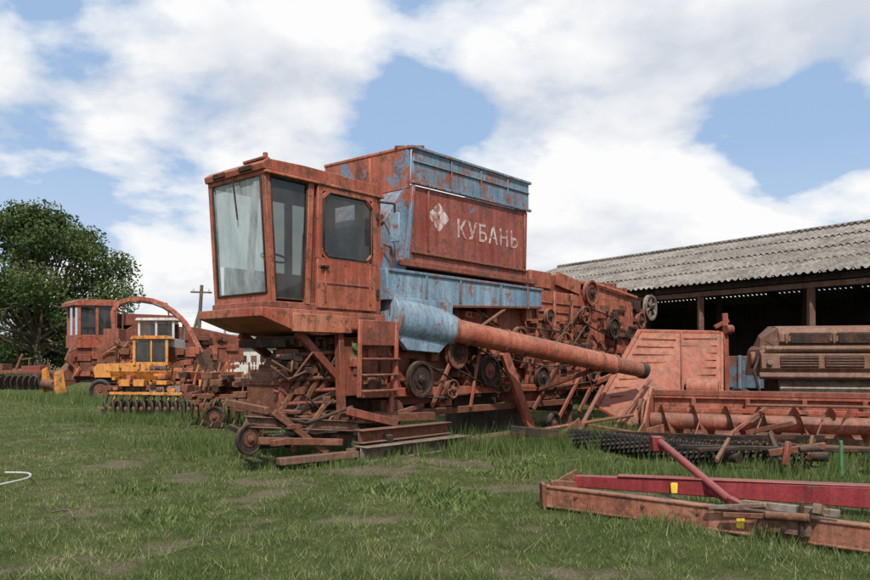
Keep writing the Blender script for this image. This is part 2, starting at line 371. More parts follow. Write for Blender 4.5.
H.box('door_lower_panel',RED,(dx0,dx1),(-.05,-.005),(2.26,3.0))
H.beam('door_frame',RED,(dx0+.04,-.03,2.98),(dx0+.06,-.03,4.05),.05,.10,up=(1,0,0)); H.beam('door_frame',RED,(dx1-.05,-.03,2.98),(dx1-.05,-.03,4.05),.05,.11,up=(1,0,0))
H.beam('door_frame',RED,(dx0+.02,-.03,4.02),(dx1,-.03,4.02),.05,.1)
H.beam('door_frame',RED,(dx0+.1,-.032,3.87),(dx0+.24,-.032,4.0),.045,.07); H.beam('door_frame',RED,(dx1-.1,-.032,3.87),(dx1-.24,-.032,4.0),.045,.07)
H.beam('door_frame',RED,(dx0+.08,-.032,3.12),(dx0+.2,-.032,2.99),.045,.07); H.beam('door_frame',RED,(dx1-.1,-.032,3.12),(dx1-.22,-.032,2.99),.045,.07)
H.box('door_rib',RED2,(dx0+.1,dx1-.1),(-.065,-.05),(2.62,2.65)); H.box('door_handle',DARK,(dx0+.05,dx0+.2),(-.1,-.055),(2.85,2.89))
H.beam('door_rib',RED,(dx0+.15,-.06,2.35),(dx0+.15,-.06,2.9),.02,.04); H.beam('door_rib',RED,(dx1-.15,-.06,2.35),(dx1-.15,-.06,2.9),.02,.04)
H.box('door_hinge',DARK,(dx1-.02,dx1+.05),(-.07,-.03),(2.5,2.62)); H.box('door_hinge',DARK,(dx1-.02,dx1+.05),(-.07,-.03),(3.7,3.82))
H.add('door_glass',GLS,[(dx0+.08,-.03,3.0),(dx1-.1,-.03,3.0),(dx1-.1,-.03,4.0),(dx0+.1,-.03,4.0)],[(0,1,2,3)])
H.tube('door_glass_seal',DARK,[(dx0+.12,-.058,3.1),(dx0+.2,-.058,3.03),(dx1-.2,-.058,3.03),(dx1-.1,-.058,3.12),(dx1-.1,-.058,3.86),(dx1-.23,-.058,3.97),(dx0+.24,-.058,3.97),(dx0+.13,-.058,3.86),(dx0+.12,-.058,3.1)],.012,seg=6)
H.add('side_glass',GLS,[(.14,.02,2.35),(.64,.02,2.35),(.72,.02,4.05),(.02,.02,4.05)],[(0,1,2,3)])
H.beam('glass_seal',DARK,(.15,-.005,2.38),(.04,-.005,4.04),.02,.03,up=(1,0,0)); H.beam('glass_seal',DARK,(.63,-.005,2.38),(.70,-.005,4.04),.02,.03,up=(1,0,0))
H.beam('glass_seal',DARK,(.03,-.01,4.04),(.71,-.01,4.04),.02,.03); H.beam('glass_seal',DARK,(.14,-.01,2.36),(.62,-.01,2.36),.02,.03)
H.add('windscreen',GLF,[(.08,.09,2.42),(-.03,.09,4.07),(-.03,CW-.07,4.07),(.08,CW-.07,2.42)],[(0,1,2,3)])
H.beam('windscreen_trim',DARK,(.06,.10,2.42),(-.05,.10,4.06),.03,.03,up=(1,0,0)); H.beam('windscreen_trim',DARK,(.06,CW-.08,2.42),(-.05,CW-.08,4.06),.03,.03,up=(1,0,0))
H.beam('windscreen_trim',DARK,(.05,.1,2.44),(.05,CW-.1,2.44),.03,.03)
H.add('far_glass',GLS,[(.14,CW,2.9),(2.1,CW,2.9),(2.1,CW,4.05),(.02,CW,4.05)],[(0,1,2,3)])
H.box('far_lower_panel',RED2,(.2,2.1),(CW-.04,CW),(2.3,2.9)); post((1.4,CW-.02,2.9),(1.4,CW-.02,4.1),.1)
H.box('cab_rear_wall',RED2,(2.08,2.12),(.06,CW-.04),(2.3,3.15)); H.box('cab_rear_wall',RED2,(2.08,2.12),(.06,.5),(3.15,4.1))
H.box('cab_rear_wall',RED2,(2.08,2.12),(1.0,CW-.04),(3.15,4.1)); H.box('cab_headlining',DARK,(0,2.1),(.05,CW-.05),(4.03,4.09))
H.box('operator_seat',DARK,(1.1,1.6),(.45,.95),(2.6,2.75)); H.beam('operator_seat',DARK,(1.6,.7,2.7),(1.75,.7,3.4),.48,.1)
H.cyl('steering_column',DARK,(.45,.7,2.3),(.62,.7,3.0),.04); H.ring('steering_wheel',DARK,(.64,.7,3.03),(.25,0,1),.2,.018)
H.box('control_console',RUST,(.9,1.5),(.12,.3),(2.3,2.95)); H.tube('levers',DARK,[(1.0,.2,2.9),(.95,.2,3.15)],.015); H.tube('levers',DARK,[(1.15,.2,2.9),(1.1,.2,3.2)],.015)
H.tube('wiper',DARK,[(-.09,.7,4.1),(-.04,.65,3.5)],.012)
H.tube('mirror_arm',DARK,[(2.1,-.05,4.0),(2.2,-.3,3.95),(2.2,-.3,3.5)],.018); H.box('mirror',BLUE,(2.17,2.2),(-.42,-.22),(3.35,3.8))
H.tube('handrail',RUST,[(2.3,-.1,2.2),(2.3,-.12,3.3),(2.2,-.05,3.35)],.02)
# under-cab brackets / ladder
H.box('ladder_box',RED2,(1.45,2.2),(-.35,-.31),(1.72,2.1)); H.box('ladder_box',RED2,(1.48,2.16),(-.312,-.05),(1.95,2.0))
for s_ in (1.42,2.2):
    H.beam('ladder',RED,(s_,-.34,2.1),(s_-.08,-.4,.95),.04,.07)
for k in range(3): H.box('ladder',RED2,(1.42-.02*k,2.17-.02*k),(-.46,-.28),(1.5-.24*k,1.53-.24*k))
H.box('ladder_backing',RED2,(1.3,2.45),(.0,.05),(.95,1.85)); H.cyl('green_cap',GRN,(1.62,-.06,1.7),(1.62,.0,1.7),.06)
H.box('green_cap',GRN,(1.54,1.66),(-.012,-.003),(1.45,1.58))
for k in range(7):
    s_=U_(1.3,2.3); z_=U_(1.0,1.8); H.box('ladder_plates',CH((RED,RUST,DARK)),(s_,s_+U_(.1,.3)),(U_(-.06,-.02),.0),(z_,z_+U_(.08,.3)))
# feeder house
H.prism('feeder_house',RUST,[(1.75,1.75),(1.75,1.0),(.6,.55),(.45,.62),(.45,1.15),(1.1,1.8)],.3,1.1)
H.prism('feeder_side_plate',RED2,[(1.75,1.8),(1.75,1.3),(.8,.85),(.4,.7),(.4,1.1),(1.1,1.86)],.24,.29)
for k in range(6):
    s_=.42+k*.13; z_=1.15+k*.115
    H.box('feeder_ribs',RED2 if k%2 else RUST,(s_,s_+.06),(.2,1.15),(z_-.02,z_+.05))
for k in range(4): H.beam('feeder_links',RUST,(.35+k*.25,.18,.75+k*.1),(.8+k*.25,.18,1.35+k*.12),.04,.07)
for k in range(6): H.cyl('curved_guard_pipes',CH((RED2,RUST)),(.3+.02*k,.2+.15*(k%2),1.55-.17*k),(1.4,.12,1.62-.19*k),.03,seg=8)
for k in range(22):
    s_=U_(.25,1.3); z_=U_(.5,1.65); H.box('feeder_fittings',CH((RUST,DARK,DARK,DARK)),(s_,s_+U_(.08,.3)),(U_(.08,.2),U_(.3,.5)),(z_,z_+U_(.03,.14)))
for k in range(10):
    s_=U_(.1,1.0); z_=U_(.5,1.5); H.tube('feeder_hoses',CH((RUB,RUST)),[(s_,.1,z_),(s_+U_(.1,.3),U_(-.05,.1),z_-U_(.1,.25)),(s_+U_(.3,.6),.05,z_+U_(-.1,.2))],.018,seg=6)
for k in range(9): H.box('under_cab_frames',CH((DARK,DARK,RUST)),(.35+k*.15,.41+k*.15),(.12,1.2),(U_(1.65,1.75),U_(1.8,1.88)))
H.beam('hydraulic_ram',DARK,(.5,.2,.7),(1.9,.15,1.2),.09,.09)
H.beam('cab_support',RED2,(.6,.1,1.9),(1.5,.1,1.1),.1,.12); H.beam('cab_support',RED2,(1.3,.0,1.95),(1.35,.0,.7),.12,.1)
H.beam('cab_support',RED2,(.5,CW,1.9),(1.6,CW,1.2),.1,.12)
# grain tank
H.prism('grain_tank',REDB,[(2.75,3.16),(2.92,4.42),(6.34,4.47),(6.3,3.12)],0,2.15)
H.prism('tank_lower_hopper',BLUEF,[(2.25,2.95),(2.3,3.75),(2.7,4.3),(2.95,4.38),(2.8,2.95)],.03,2.1)
H.add('tank_extension',BLUER,[(2.9,-.02,4.44),(6.36,-.02,4.49),(6.36,-.02,5.02),(2.95,-.02,5.02),
  (2.9,.03,4.44),(6.36,.03,4.49),(6.36,.03,5.02),(2.95,.03,5.02)],[(0,1,2,3),(7,6,5,4),(3,2,6,7),(0,3,7,4),(1,5,6,2),(0,4,5,1)])
H.box('tank_extension',BLUER,(6.31,6.36),(.031,2.15),(4.48,5.0)); H.box('tank_extension',RED2,(2.95,6.3),(2.1,2.15),(4.4,5.05))
H.add('tank_front_wall',REDBF,[(2.86,.031,4.36),(2.86,2.14,4.36),(2.86,2.14,5.06),(2.86,.031,5.03),(2.92,.031,4.36),(2.92,2.14,4.36),(2.92,2.14,5.06),(2.92,.031,5.03)],[(0,3,2,1),(4,5,6,7),(0,4,7,3),(1,2,6,5),(3,7,6,2),(0,1,5,4)])
H.beam('tank_top_rim',ORG,(2.88,0,5.05),(2.88,2.15,5.08),.07,.05); H.beam('tank_top_rim',BLUER,(2.88,-.03,5.05),(6.4,-.03,5.05),.07,.05)
H.beam('tank_top_rim',RUST,(2.82,.3,5.08),(3.25,.02,5.12),.04,.06)
H.beam('tank_front_wall',ORG,(2.84,.9,4.4),(2.84,.92,5.0),.05,.06)
H.beam('tank_flange',BLUER,(2.86,-.035,4.46),(6.4,-.035,4.50),.06,.05)
for s_ in (3.9,4.75,5.6): H.box('tank_ribs',BLUER,(s_,s_+.04),(-.045,-.023),(4.5,5.02))
H.beam('tank_mid_line',BLUER,(2.92,-.035,4.82),(6.36,-.035,4.84),.03,.02)
H.beam('tank_edge',BLUEF,(2.77,-.02,3.16),(2.93,-.02,4.42),.06,.07)
H.beam('tank_lower_rail',RED2,(2.6,-.03,3.1),(6.6,-.03,3.08),.1,.1); H.beam('tank_lower_rail',RUST,(2.9,-.02,3.3),(6.3,-.02,3.28),.05,.04)
for s_ in (3.3,6.2): H.box('tank_side_ribs',REDB,(s_,s_+.045),(-.03,0.0),(3.35,4.42))
for k in range(16): H.cyl('tank_bolts',RUST,(3.05+k*.21,-.075,4.47),(3.05+k*.21,-.06,4.47),.016,seg=6)
q=.135;hh=.115
for dx,dz in ((0,q),(0,-q),(q*1.1,0),(-q*1.1,0)):
    c_=(3.6+dx,3.98+dz)
    pts=[(c_[0]+math.copysign(abs(math.cos(t_))**1.5,math.cos(t_))*hh*1.05,-.004,c_[1]+math.copysign(abs(math.sin(t_))**1.5,math.sin(t_))*hh) for t_ in [2*math.pi*i/24 for i in range(24)]]
    H.add('emblem',LET,pts,[tuple(range(24))])
cu=bpy.data.curves.new('lettering','FONT'); cu.body='\u041a\u0423\u0411\u0410\u041d\u042c'; cu.size=.44; cu.extrude=.002; cu.offset=.006; cu.space_character=1.15
tx=bpy.data.objects.new('lettering',cu); scene.collection.objects.link(tx)
cu.materials.append(LET)
tx.parent=H.e; tx.matrix_parent_inverse=H.I; tx.matrix_basis=H.M@Matrix.Translation((4.08,-.006,3.7))@Matrix.Rotation(R(90),4,'X')
# blue duct below the tank
H.prism('side_duct',BLUE,[(2.2,2.46),(2.15,2.95),(3.4,2.95),(6.62,2.93),(6.62,2.58),(3.8,2.44)],-.16,.27)
H.beam('duct_flange',BLUER,(2.2,-.17,2.93),(6.65,-.17,2.92),.04,.05); H.beam('duct_flange',RUST,(3.7,-.16,2.43),(6.6,-.16,2.56),.04,.05)
for s_ in (3.1,4.0,5.2,6.1): H.beam('duct_straps',BLUER,(s_,-.175,2.5),(s_,-.175,2.92),.02,.06)
H.cyl('auger_drive_housing',BLUE,(2.3,.1,2.2),(3.5,.02,2.08),.42,.36,seg=22); H.cyl('auger_drive_housing',BLUE,(3.5,.02,2.08),(3.85,-.2,2.0),.36,.23,seg=22)
H.prism('blue_side_cover',BLUE,[(2.3,2.5),(2.28,1.95),(2.6,1.66),(3.4,1.62),(3.75,1.9),(3.75,2.5)],-.2,-.1)
H.ring('housing_flange',BLUER,(2.35,.1,2.2),(1,0,-.1),.42,.03)
a0=Vector((3.75,-.2,2.02));a1=Vector((6.75,-1.68,1.42));a2=Vector((7.35,-1.98,1.30)); ad=(a1-a0).normalized()
H.cyl('unloading_auger',RED,a0,a1,.205,.175,seg=28); H.cyl('unloading_auger_spout',RED2,a1,a2,.15,.14,seg=24)
H.cyl('auger_end_cap',RUB,a2-ad*.05,a2+ad*.08,.16,seg=24)
for k in (0,.3,.9,1.0):
    p=a0.lerp(a1,k); H.cyl('auger_collars',RED2,p,p+ad*.05,.225-.03*k,seg=28)
H.beam('auger_cradle',RUST,(6.6,-.1,.9),(6.5,-1.5,1.35),.08,.08); H.tube('auger_brace',RUST,[(4.3,-.4,2.1),(5.5,-.1,2.5)],.03)
# side sheet metal under the duct
H.box('side_sheet',RED,(3.95,5.1),(.12,.2),(1.75,2.4)); H.box('side_sheet',RED2,(5.12,6.6),(.1,.2),(1.5,2.52))
H.prism('side_sheet',RED,[(6.65,1.3),(6.65,2.95),(8.9,2.95),(9.3,2.6),(9.3,1.5),(8.6,1.15)],.06,.2)
H.prism('side_sheet',RED2,[(5.6,.7),(5.5,1.35),(8.4,1.2),(8.6,.95),(7.2,.6)],.08,.2)
H.prism('side_sheet',RED,[(6.3,.85),(6.2,1.7),(7.6,1.95),(8.5,1.5),(8.3,.9)],-.02,.03)
H.box('side_sheet',RED2,(2.5,4.0),(.1,.2),(.75,1.7))
for k in range(7): H.box('sheet_ribs',RED2,(6.8,8.8),(.03,.06),(1.55+k*.19,1.58+k*.19))
for s_ in (6.72,7.4,8.1,8.8): H.beam('sheet_frames',ORG,(s_,.03,1.3),(s_,.03,2.95),.05,.07)
H.beam('longitudinal_beam',RED,(1.7,-.02,.98),(9.2,-.02,.92),.1,.14); H.beam('longitudinal_beam',RUST,(2.0,0,.62),(8.0,0,.6),.1,.12)
P=[(2.9,-.2,1.18,.31),(3.72,-.2,1.0,.17),(3.95,-.12,1.62,.28),(4.85,-.16,1.3,.3),(5.9,-.12,1.9,.26),(5.35,-.16,1.05,.15),(6.7,-.12,1.15,.24),(7.6,-.1,1.85,.26),(8.8,-.1,1.2,.2),(4.4,-.12,2.05,.12),(7.0,-.1,2.4,.17),(8.5,-.08,2.5,.2),(9.9,-.05,2.25,.26),(3.3,-.14,1.85,.12)]
SPK=[0,5,0,0,5,4,0,5,0,4,0,6,0,0]
for i,(s_,t_,z_,r_) in enumerate(P): H.pulley('drive_pulley',RUST if i%3 else DARK,RED2 if i%2 else DARK,(s_,t_,z_),r_,.09,SPK[i])
for a,b in ((0,1),(2,3),(3,5),(3,6),(4,7),(7,11),(6,8),(2,9),(11,12)):
    H.belt('drive_belt',RUB,P[a][:3],P[a][3]*.95,P[b][:3],P[b][3]*.95)
for a,b,w,mt in [((5.25,-.2,1.65),(6.15,-.25,.05),.2,RED),((3.3,-.1,.7),(3.9,-.1,1.6),.08,RED2),((4.3,-.15,.65),(4.7,-.1,1.9),.07,RED),
  ((6.4,-.1,.5),(7.4,-.1,1.5),.08,RED2),((7.2,-.15,.2),(8.3,-.1,1.2),.09,RED),((8.2,-.1,.35),(9.6,0,1.6),.1,RED2),((9.0,-.1,1.0),(10.8,0,1.3),.12,RED),
  ((2.3,-.1,.6),(2.5,-.05,1.8),.09,RED),((1.9,-.15,.55),(3.1,-.1,.75),.08,RUST)]:
    H.beam('struts',mt,a,b,w*.5,w)
for i in range(40):
    s_=U_(2.2,9.3); z_=U_(.6,2.5); L=U_(.3,1.1); a_=CH((U_(-.2,.2),U_(1.3,1.8),U_(-1.2,-.5)))
    t_=U_(-.12,-.01)
    H.tube('rods_and_pipes',CH((RUST,RED2,DARK,DARK)),[(s_,t_,z_),(s_+L*math.cos(a_),t_,z_+L*math.sin(a_)*.6)],U_(.01,.025),seg=6)
for i in range(120):
    s_=U_(1.7,9.2); z_=U_(.62,2.35); a_=U_(.06,.36); b_=U_(.05,.28); t_=U_(-.09,.03)
    H.box('brackets',CH((RUST,RED2,DARK,RED,RUST)),(s_,s_+a_),(t_,.19),(z_,z_+b_))
    if random.random()<.6: H.cyl('bolts',DARK,(s_+a_*.5,t_-.03,z_+b_*.5),(s_+a_*.5,t_,z_+b_*.5),.022,seg=6)
# engine deck & rear hood
H.box('engine_deck',RED2,(6.45,7.7),(.1,2.0),(2.96,3.3)); H.box('engine_deck_panel',RED,(6.5,7.3),(.04,.1),(3.0,3.34))
H.prism('rear_hood',RED,[(7.72,2.93),(7.72,3.18),(9.2,3.24),(11.3,3.06),(11.9,2.75),(12.25,1.9),(11.4,1.5),(9.32,1.6),(9.32,2.93)],.15,2.05)
for k in range(6): H.beam('hood_ribs',RED2,(9.5+k*.42,.13,1.62),(9.5+k*.42,.13,3.0-.04*k),.04,.05)
H.beam('hood_rail',ORG,(7.7,.1,3.2),(9.2,.1,3.28),.06,.06);H.beam('hood_rail',ORG,(9.2,.1,3.28),(11.4,.1,3.08),.06,.06)
H.pulley('rear_fan',RED2,DARK,(8.9,.0,3.02),.3,.1,0); H.pulley('rear_pulley',GREY,DARK,(12.0,.02,2.85),.34,.1,6); H.pulley('rear_pulley',RED2,DARK,(11.5,.05,2.5),.22,.1,0)
H.pulley('rear_pulley',RED2,DARK,(11.9,.0,2.05),.22,.1,0)
H.cyl('exhaust_stub',DARK,(7.1,.9,3.3),(7.1,.9,3.5),.09)
H.beam('deck_plate',RED,(7.5,.05,3.25),(8.5,.05,3.1),.04,.3)
for k in range(14): 
    s_=U_(6.5,11.2); H.box('deck_fittings',CH((RUST,RED2,RED)),(s_,s_+U_(.1,.45)),(.2,.6),(3.1,3.28+U_(0,.1)))
for k in range(30):
    s_=U_(9.4,11.8); z_=U_(1.6,2.8); H.box('hood_brackets',CH((RUST,RED2,RED,DARK)),(s_,s_+U_(.1,.4)),(.03,.16),(z_,z_+U_(.06,.25)))
H.box('axle_beam',RUST,(2.2,2.65),(.0,2.1),(.45,.85)); H.cyl('axle_hub',RUST,(2.45,-.08,.66),(2.45,.1,.66),.2)
H.box('rear_axle',RUST,(8.2,8.45),(.2,1.9),(.35,.6)); H.beam('rear_axle_leg',RUST,(8.3,.3,.5),(8.3,.3,0),.2,.2)
H.beam('rear_axle_leg',RUST,(8.3,1.8,.5),(8.3,1.8,0),.2,.2)
H.wheel('spare_small',(7.0,-.2,.2),.24,.14)
# steel skids and beams it rests on
H.ibeam('support_skid',GREY,(1.25,-.52,.13),(3.75,-.46,.11),.3,.22); H.beam('support_skid',BROWN,(1.3,-.25,.1),(3.8,-.15,.1),.18,.16)
H.cyl('skid_holes',DARK,(3.2,-.535,.12),(3.2,-.45,.12),.055); H.cyl('skid_holes',DARK,(2.85,-.538,.12),(2.85,-.45,.12),.04)
H.ibeam('support_beam',RUST,(1.3,-.42,.37),(3.5,-.28,.35),.2,.2); H.beam('support_beam',RUST,(1.45,-.2,.62),(3.3,-.12,.55),.12,.14)
H.beam('support_beam',DARK,(1.9,-.5,.3),(2.1,1.2,.4),.12,.12); H.beam('support_beam',RED2,(1.2,-.3,.75),(2.3,-.25,.5),.06,.12)
H.box('support_block',WOOD,(2.0,2.9),(.3,2.2),(0,.44))
H.beam('flat_timber',BROWN,(4.0,-.35,.08),(6.5,-.3,.1),.35,.12); H.box('support_block',WOOD,(5.9,6.6),(.3,1.8),(0,.58))
H.ibeam('front_frame_beam',BROWN,(-.25,.15,.66),(1.5,-.2,.5),.14,.16); H.beam('front_frame_beam',DARK,(-.1,.5,.3),(1.5,.1,.35),.2,.14); H.beam('front_frame_beam',BROWN,(.1,-.1,.1),(1.3,-.4,.12),.14,.1)
H.beam('front_frame_beam',RUST,(-.15,-.0,.4),(1.1,-.3,.3),.06,.1); H.beam('front_frame_beam',RUST,(.1,.0,.78),(.9,-.2,.15),.05,.09)
H.beam('front_frame_beam',RUST,(.4,.0,.2),(.9,-.15,.85),.04,.07); H.tube('front_frame_rods',DARK,[(-.2,.1,.8),(.6,-.1,.6),(1.4,-.2,.8)],.025)
H.pulley('gauge_wheel',DARK,RUST,(-.22,.1,.42),.22,.06,0)
H.beam('front_crossbar',RUST,(.0,0,.8),(.25,1.3,.85),.08,.1); H.beam('front_crossbar',DARK,(-.1,.1,.42),(.2,1.2,.5),.06,.08)
for k in range(12):
    s_=U_(0,1.3); z_=U_(.2,.8); H.box('front_frame_plates',CH((RUST,DARK,BROWN)),(s_,s_+U_(.08,.25)),(U_(-.15,.1),U_(.15,.3)),(z_,z_+U_(.04,.15)))
# rear hopper panel (leans out towards the near side), world metres
W=lambda *a:[Vector(p) for p in a]
TL,TR,BR,B,Lf=W((4.43,16.2,2.12),(6.12,16.0,2.08),(5.82,15.2,.74),(4.08,13.95,.02),(3.2,14.8,.58))
pan=[TL,TR,BR,B,Lf]; cen=sum(pan,Vector())/5
vs=pan+[cen]+[p+Vector((-.02,.12,.05)) for p in pan]
H.add('straw_hopper_panel',RED,vs,[(0,5,1),(1,5,2),(2,5,3),(3,5,4),(4,5,0)]+[(i,(i+1)%5,6+(i+1)%5,6+i) for i in range(5)],world=True)
for a,b in ((TL,TR),(TR,BR),(BR,B),(B,Lf),(Lf,TL)): H.beam('hopper_panel_frame',RED,a,b,.06,.06,world=True)
off=Vector((0,-.03,.02))
def inpan(u,v_):
    return TL.lerp(TR,u).lerp(Lf.lerp(BR,u),v_)+off
for k in range(1,9):
    v_=k/9.0; H.beam('hopper_panel_ribs',RED,inpan(.06,v_),inpan(.47,v_+.02),.03,.025,world=True); H.beam('hopper_panel_ribs',RED,inpan(.55,v_),inpan(.94,v_),.03,.025,world=True)
H.beam('hopper_panel_ribs',RED,TL.lerp(TR,.5)+off,B.lerp(BR,.4)+off,.03,.03,world=True)
H.beam('rear_post',RED,(6.28,16.1,.1),(6.22,16.1,2.5),.1,.1,world=True); H.beam('rear_post',RED2,(6.0,16.1,2.2),(6.3,16.1,2.35),.08,.08,world=True)
H.cyl('rear_post_hook',RED2,(6.2,16.0,2.15),(6.35,16.05,2.15),.1,world=True)
for a,b,r_ in [((3.0,13.2,.1),(4.3,15.0,1.1),.035),((2.4,12.9,.15),(3.2,14.3,1.0),.04),((1.9,13.0,.3),(3.6,13.6,.5),.03)]:
    H.cyl('hopper_rods',RED2,a,b,r_,seg=8,world=True)
H.done()

J=Obj('scrap_metal_pile',(2.9,12.9,0))
for i in range(22):
    p=Vector((U_(-.8,1.2),U_(-.4,.8),U_(.04,.25))); a_=U_(-.6,.6)+CH((0,math.pi)); L=U_(.3,1.0); q_=p+Vector((math.cos(a_)*L,math.sin(a_)*L*.7,U_(-.1,.15))); q_.z=max(.04,q_.z)
    if i%2: J.cyl('rods',CH((RED2,RUST,DARK,DARK)),p,q_,U_(.012,.03),seg=7)
    else: J.beam('plates',CH((RED2,RUST,DARK)),p,q_,U_(.03,.08),U_(.06,.18))
J.done()

# ------------------------------------------------------------------ grain header at right
G=Obj('grain_header',(3.75,13.2,0),math.atan2(-2.2,4.9))
Lh=6.0
along(G,'back_wall',RED,[(.75,.1),(.82,.1),(.82,.85),(.7,.85),(.7,.8),(.77,.8)],0,Lh)
along(G,'trough',RUST,[(.78,.45),(.7,.2),(.5,.1),(.2,.1),(-.1,.14),(-.35,.12),(-.35,.09),(.5,.05),(.78,.12)],0,Lh)
G.beam('top_tube',RED2,(-.05,.75,.9),(Lh,.75,.9),.12,.1)
G.beam('mid_beam',RED,(.2,.66,.6),(Lh,.66,.6),.06,.08)
G.beam('cutter_bar',DARK,(0,-.4,.13),(Lh,-.4,.13),.1,.04)
for k in range(60): G.beam('cutter_fingers',DARK,(.05+k*.1,-.42,.13),(.05+k*.1,-.56,.15),.03,.03,.008,.008)
for x_ in (-.06,Lh):
    n_=[(-.7,.1),(.85,.05),(.9,.95),(.6,1.0),(.2,.75),(-.25,.4)]
    vs=[(x_,p[0],p[1]) for p in n_]+[(x_+.05,p[0],p[1]) for p in n_]
    G.add('end_divider',RED,vs,[tuple(range(5,-1,-1)),tuple(range(6,12))]+[(i,(i+1)%6,(i+1)%6+6,i+6) for i in range(6)])
G.cyl('auger_tube',RED2,(0,.3,.42),(Lh,.3,.42),.14,seg=20)
vs=[];fs=[];ns=220
for i in range(ns):
    t_=i/(ns-1); an=t_*2*math.pi*11*(1 if t_<.5 else -1); x_=.05+t_*(Lh-.1)
    for r_ in (.13,.29): vs.append((x_,.3+math.cos(an)*r_,.42+math.sin(an)*r_))
    if i and not (.49<t_<.51): fs.append((2*i-2,2*i-1,2*i+1,2*i))
G.add('auger_flight',RED2,vs,fs)
G.cyl('feed_drum',RED,(.55,1.0,1.0),(1.1,1.0,.98),.17,seg=22); G.cyl('feed_drum',DARK,(.5,1.0,1.0),(.55,1.0,1.0),.06)
G.cyl('end_disc',RED2,(-.12,.3,.42),(-.08,.3,.42),.36,seg=26); G.cyl('end_disc',RUST,(-.2,.3,.42),(-.12,.3,.42),.1)
G.pulley('end_pulley',RUST,DARK,(-.2,.55,.6),.2,.07,5,axis=(1,0,0))
for k in range(6): G.beam('wall_braces',RED2,(.7+k*.9,.68,.15),(.7+k*.9,.68,.82),.05,.07)
G.beam('crank_arm',RUST,(1.6,-.2,.3),(2.3,-.4,.5),.05,.08); G.beam('crank_arm',RED2,(1.2,-.5,.15),(1.9,.1,.7),.05,.06)
G.tube('reel_shaft',RUST,[(1.6,-.1,.75),(5.9,-.1,.77)],.025)
for k in range(5): G.tube('small_rods',CH((RUST,RED2)),[(.8+k*.9,-.3,.2),(.8+k*.9+U_(-.1,.2),.2,U_(.5,.7))],.015,seg=6)
G.done()

# old harvester hood behind
K=Obj('harvester_hood',(6.15,14.3,0),R(-13))
along(K,'top_shell',HOOD,[(-.30,1.74),(-.40,1.84),(-.38,1.98),(-.25,2.09),(.0,2.14),(.6,2.16),(1.0,2.12),(1.15,1.9),(1.1,1.74)],.3,3.6)
K.add('shell_end',HOOD,[(.3,-.30,1.74),(.3,-.40,1.84),(.3,-.25,2.09),(.3,.6,2.16),(.3,1.1,1.74),(.02,-.1,1.74),(.05,.0,1.9),(.1,.5,1.98),(.06,.9,1.74)],[(0,1,6,5),(1,2,6),(2,3,7,6),(3,4,8,7),(5,6,7,8)])
along(K,'front_lip',BROWN,[(-.46,1.64),(-.5,1.7),(-.44,1.77),(-.38,1.70)],.05,3.6)
along(K,'middle_box',HOOD,[(-.4,1.22),(-.5,1.35),(-.48,1.6),(-.3,1.68),(1.0,1.68),(1.0,1.22)],-.02,3.6)
along(K,'middle_lip',BROWN,[(-.5,1.14),(-.56,1.19),(-.5,1.28),(-.42,1.2)],-.06,3.6)
along(K,'lower_sheet',BEIGE,[(-.1,1.16),(-.55,.55),(-.5,.5),(.1,1.1)],.35,3.6)
along(K,'lower_body',DARK,[(-.02,1.18),(-.3,.5),(1.0,.3),(1.0,1.2)],.3,3.55)
for x_ in (.3,1.05,1.8,2.55):
    K.box('grille_recess',DARK,(x_,x_+.65),(-.515,-.46),(1.36,1.58))
    for j in range(4): K.box('grille_bars',HOOD,(x_,x_+.65),(-.53,-.516),(1.385+.05*j,1.40+.05*j))
for x_ in (.5,1.3,2.1,2.9):
    K.box('shell_openings',DARK,(x_,x_+.66),(-.41,-.36),(1.80,1.98)); K.box('shell_openings_rim',HOOD,(x_-.03,x_+.69),(-.425,-.39),(1.985,2.01))
for x_ in (.4,1.2,2.0,2.8): K.box('shell_ribs',HOOD,(x_,x_+.05),(-.425,-.38),(1.8,2.0))
for x_ in (.12,2.47): K.cyl('latch_knobs',GREY,(x_,-.56,1.45),(x_,-.5,1.45),.05)
K.prism('end_cheek',HOOD,[(-.08,1.2),(-.02,1.7),(.05,1.78),(.12,1.7),(.12,1.2)],-.3,.9)
K.cyl('end_bearing',RUST,(-.12,.1,1.5),(.0,.1,1.5),.16); K.beam('leg',RUST,(.5,.6,1.2),(.5,.6,0),.1,.1); K.beam('leg',RUST,(3.3,.6,1.2),(3.3,.6,0),.1,.1)
K.tube('hoses',RUB,[(.0,-.3,1.6),(-.15,-.45,1.3),(-.05,-.5,.9),(.2,-.55,.6)],.025)
K.done(.012)

for nm,(p0,p1) in (('ring_roller',((2.35,12.9),(4.05,10.2))),('ring_roller',((3.3,11.9),(5.3,10.3)))):
    p0=Vector((*p0,.17));p1=Vector((*p1,.17));L=(p1-p0).length;d=(p1-p0).normalized()
    Q=Obj(nm,p0,math.atan2(d.y,d.x))
    Q.cyl('shaft',DARK,(-.1,0,0),(L+.1,0,0),.07)
    for k in range(int(L/.1)):
        x_=k*.1; seg=14; vs=[]
        for j in range(seg*2):
            a_=2*math.pi*j/(seg*2)+k*.35; r_=.17 if j%2 else .13
            vs+= [(x_,math.cos(a_)*r_,math.sin(a_)*r_)]
        m_=len(vs); vs+=[(x_+.03,v_[1],v_[2]) for v_ in vs]
        Q.add('rings',RUB,vs,[tuple(range(m_)),tuple(range(2*m_-1,m_-1,-1))]+[((i+1)%m_,i,i+m_,(i+1)%m_+m_) for i in range(m_)])
    Q.beam('frame',DARK,(-.1,.05,.1),(L,.25,.25),.06,.06); Q.beam('end_plate',RUST,(-.1,-.1,0),(-.1,.3,.25),.03,.16)
    Q.done(0)
F=Obj('roller_frame',(3.6,10.0,0),R(-12))
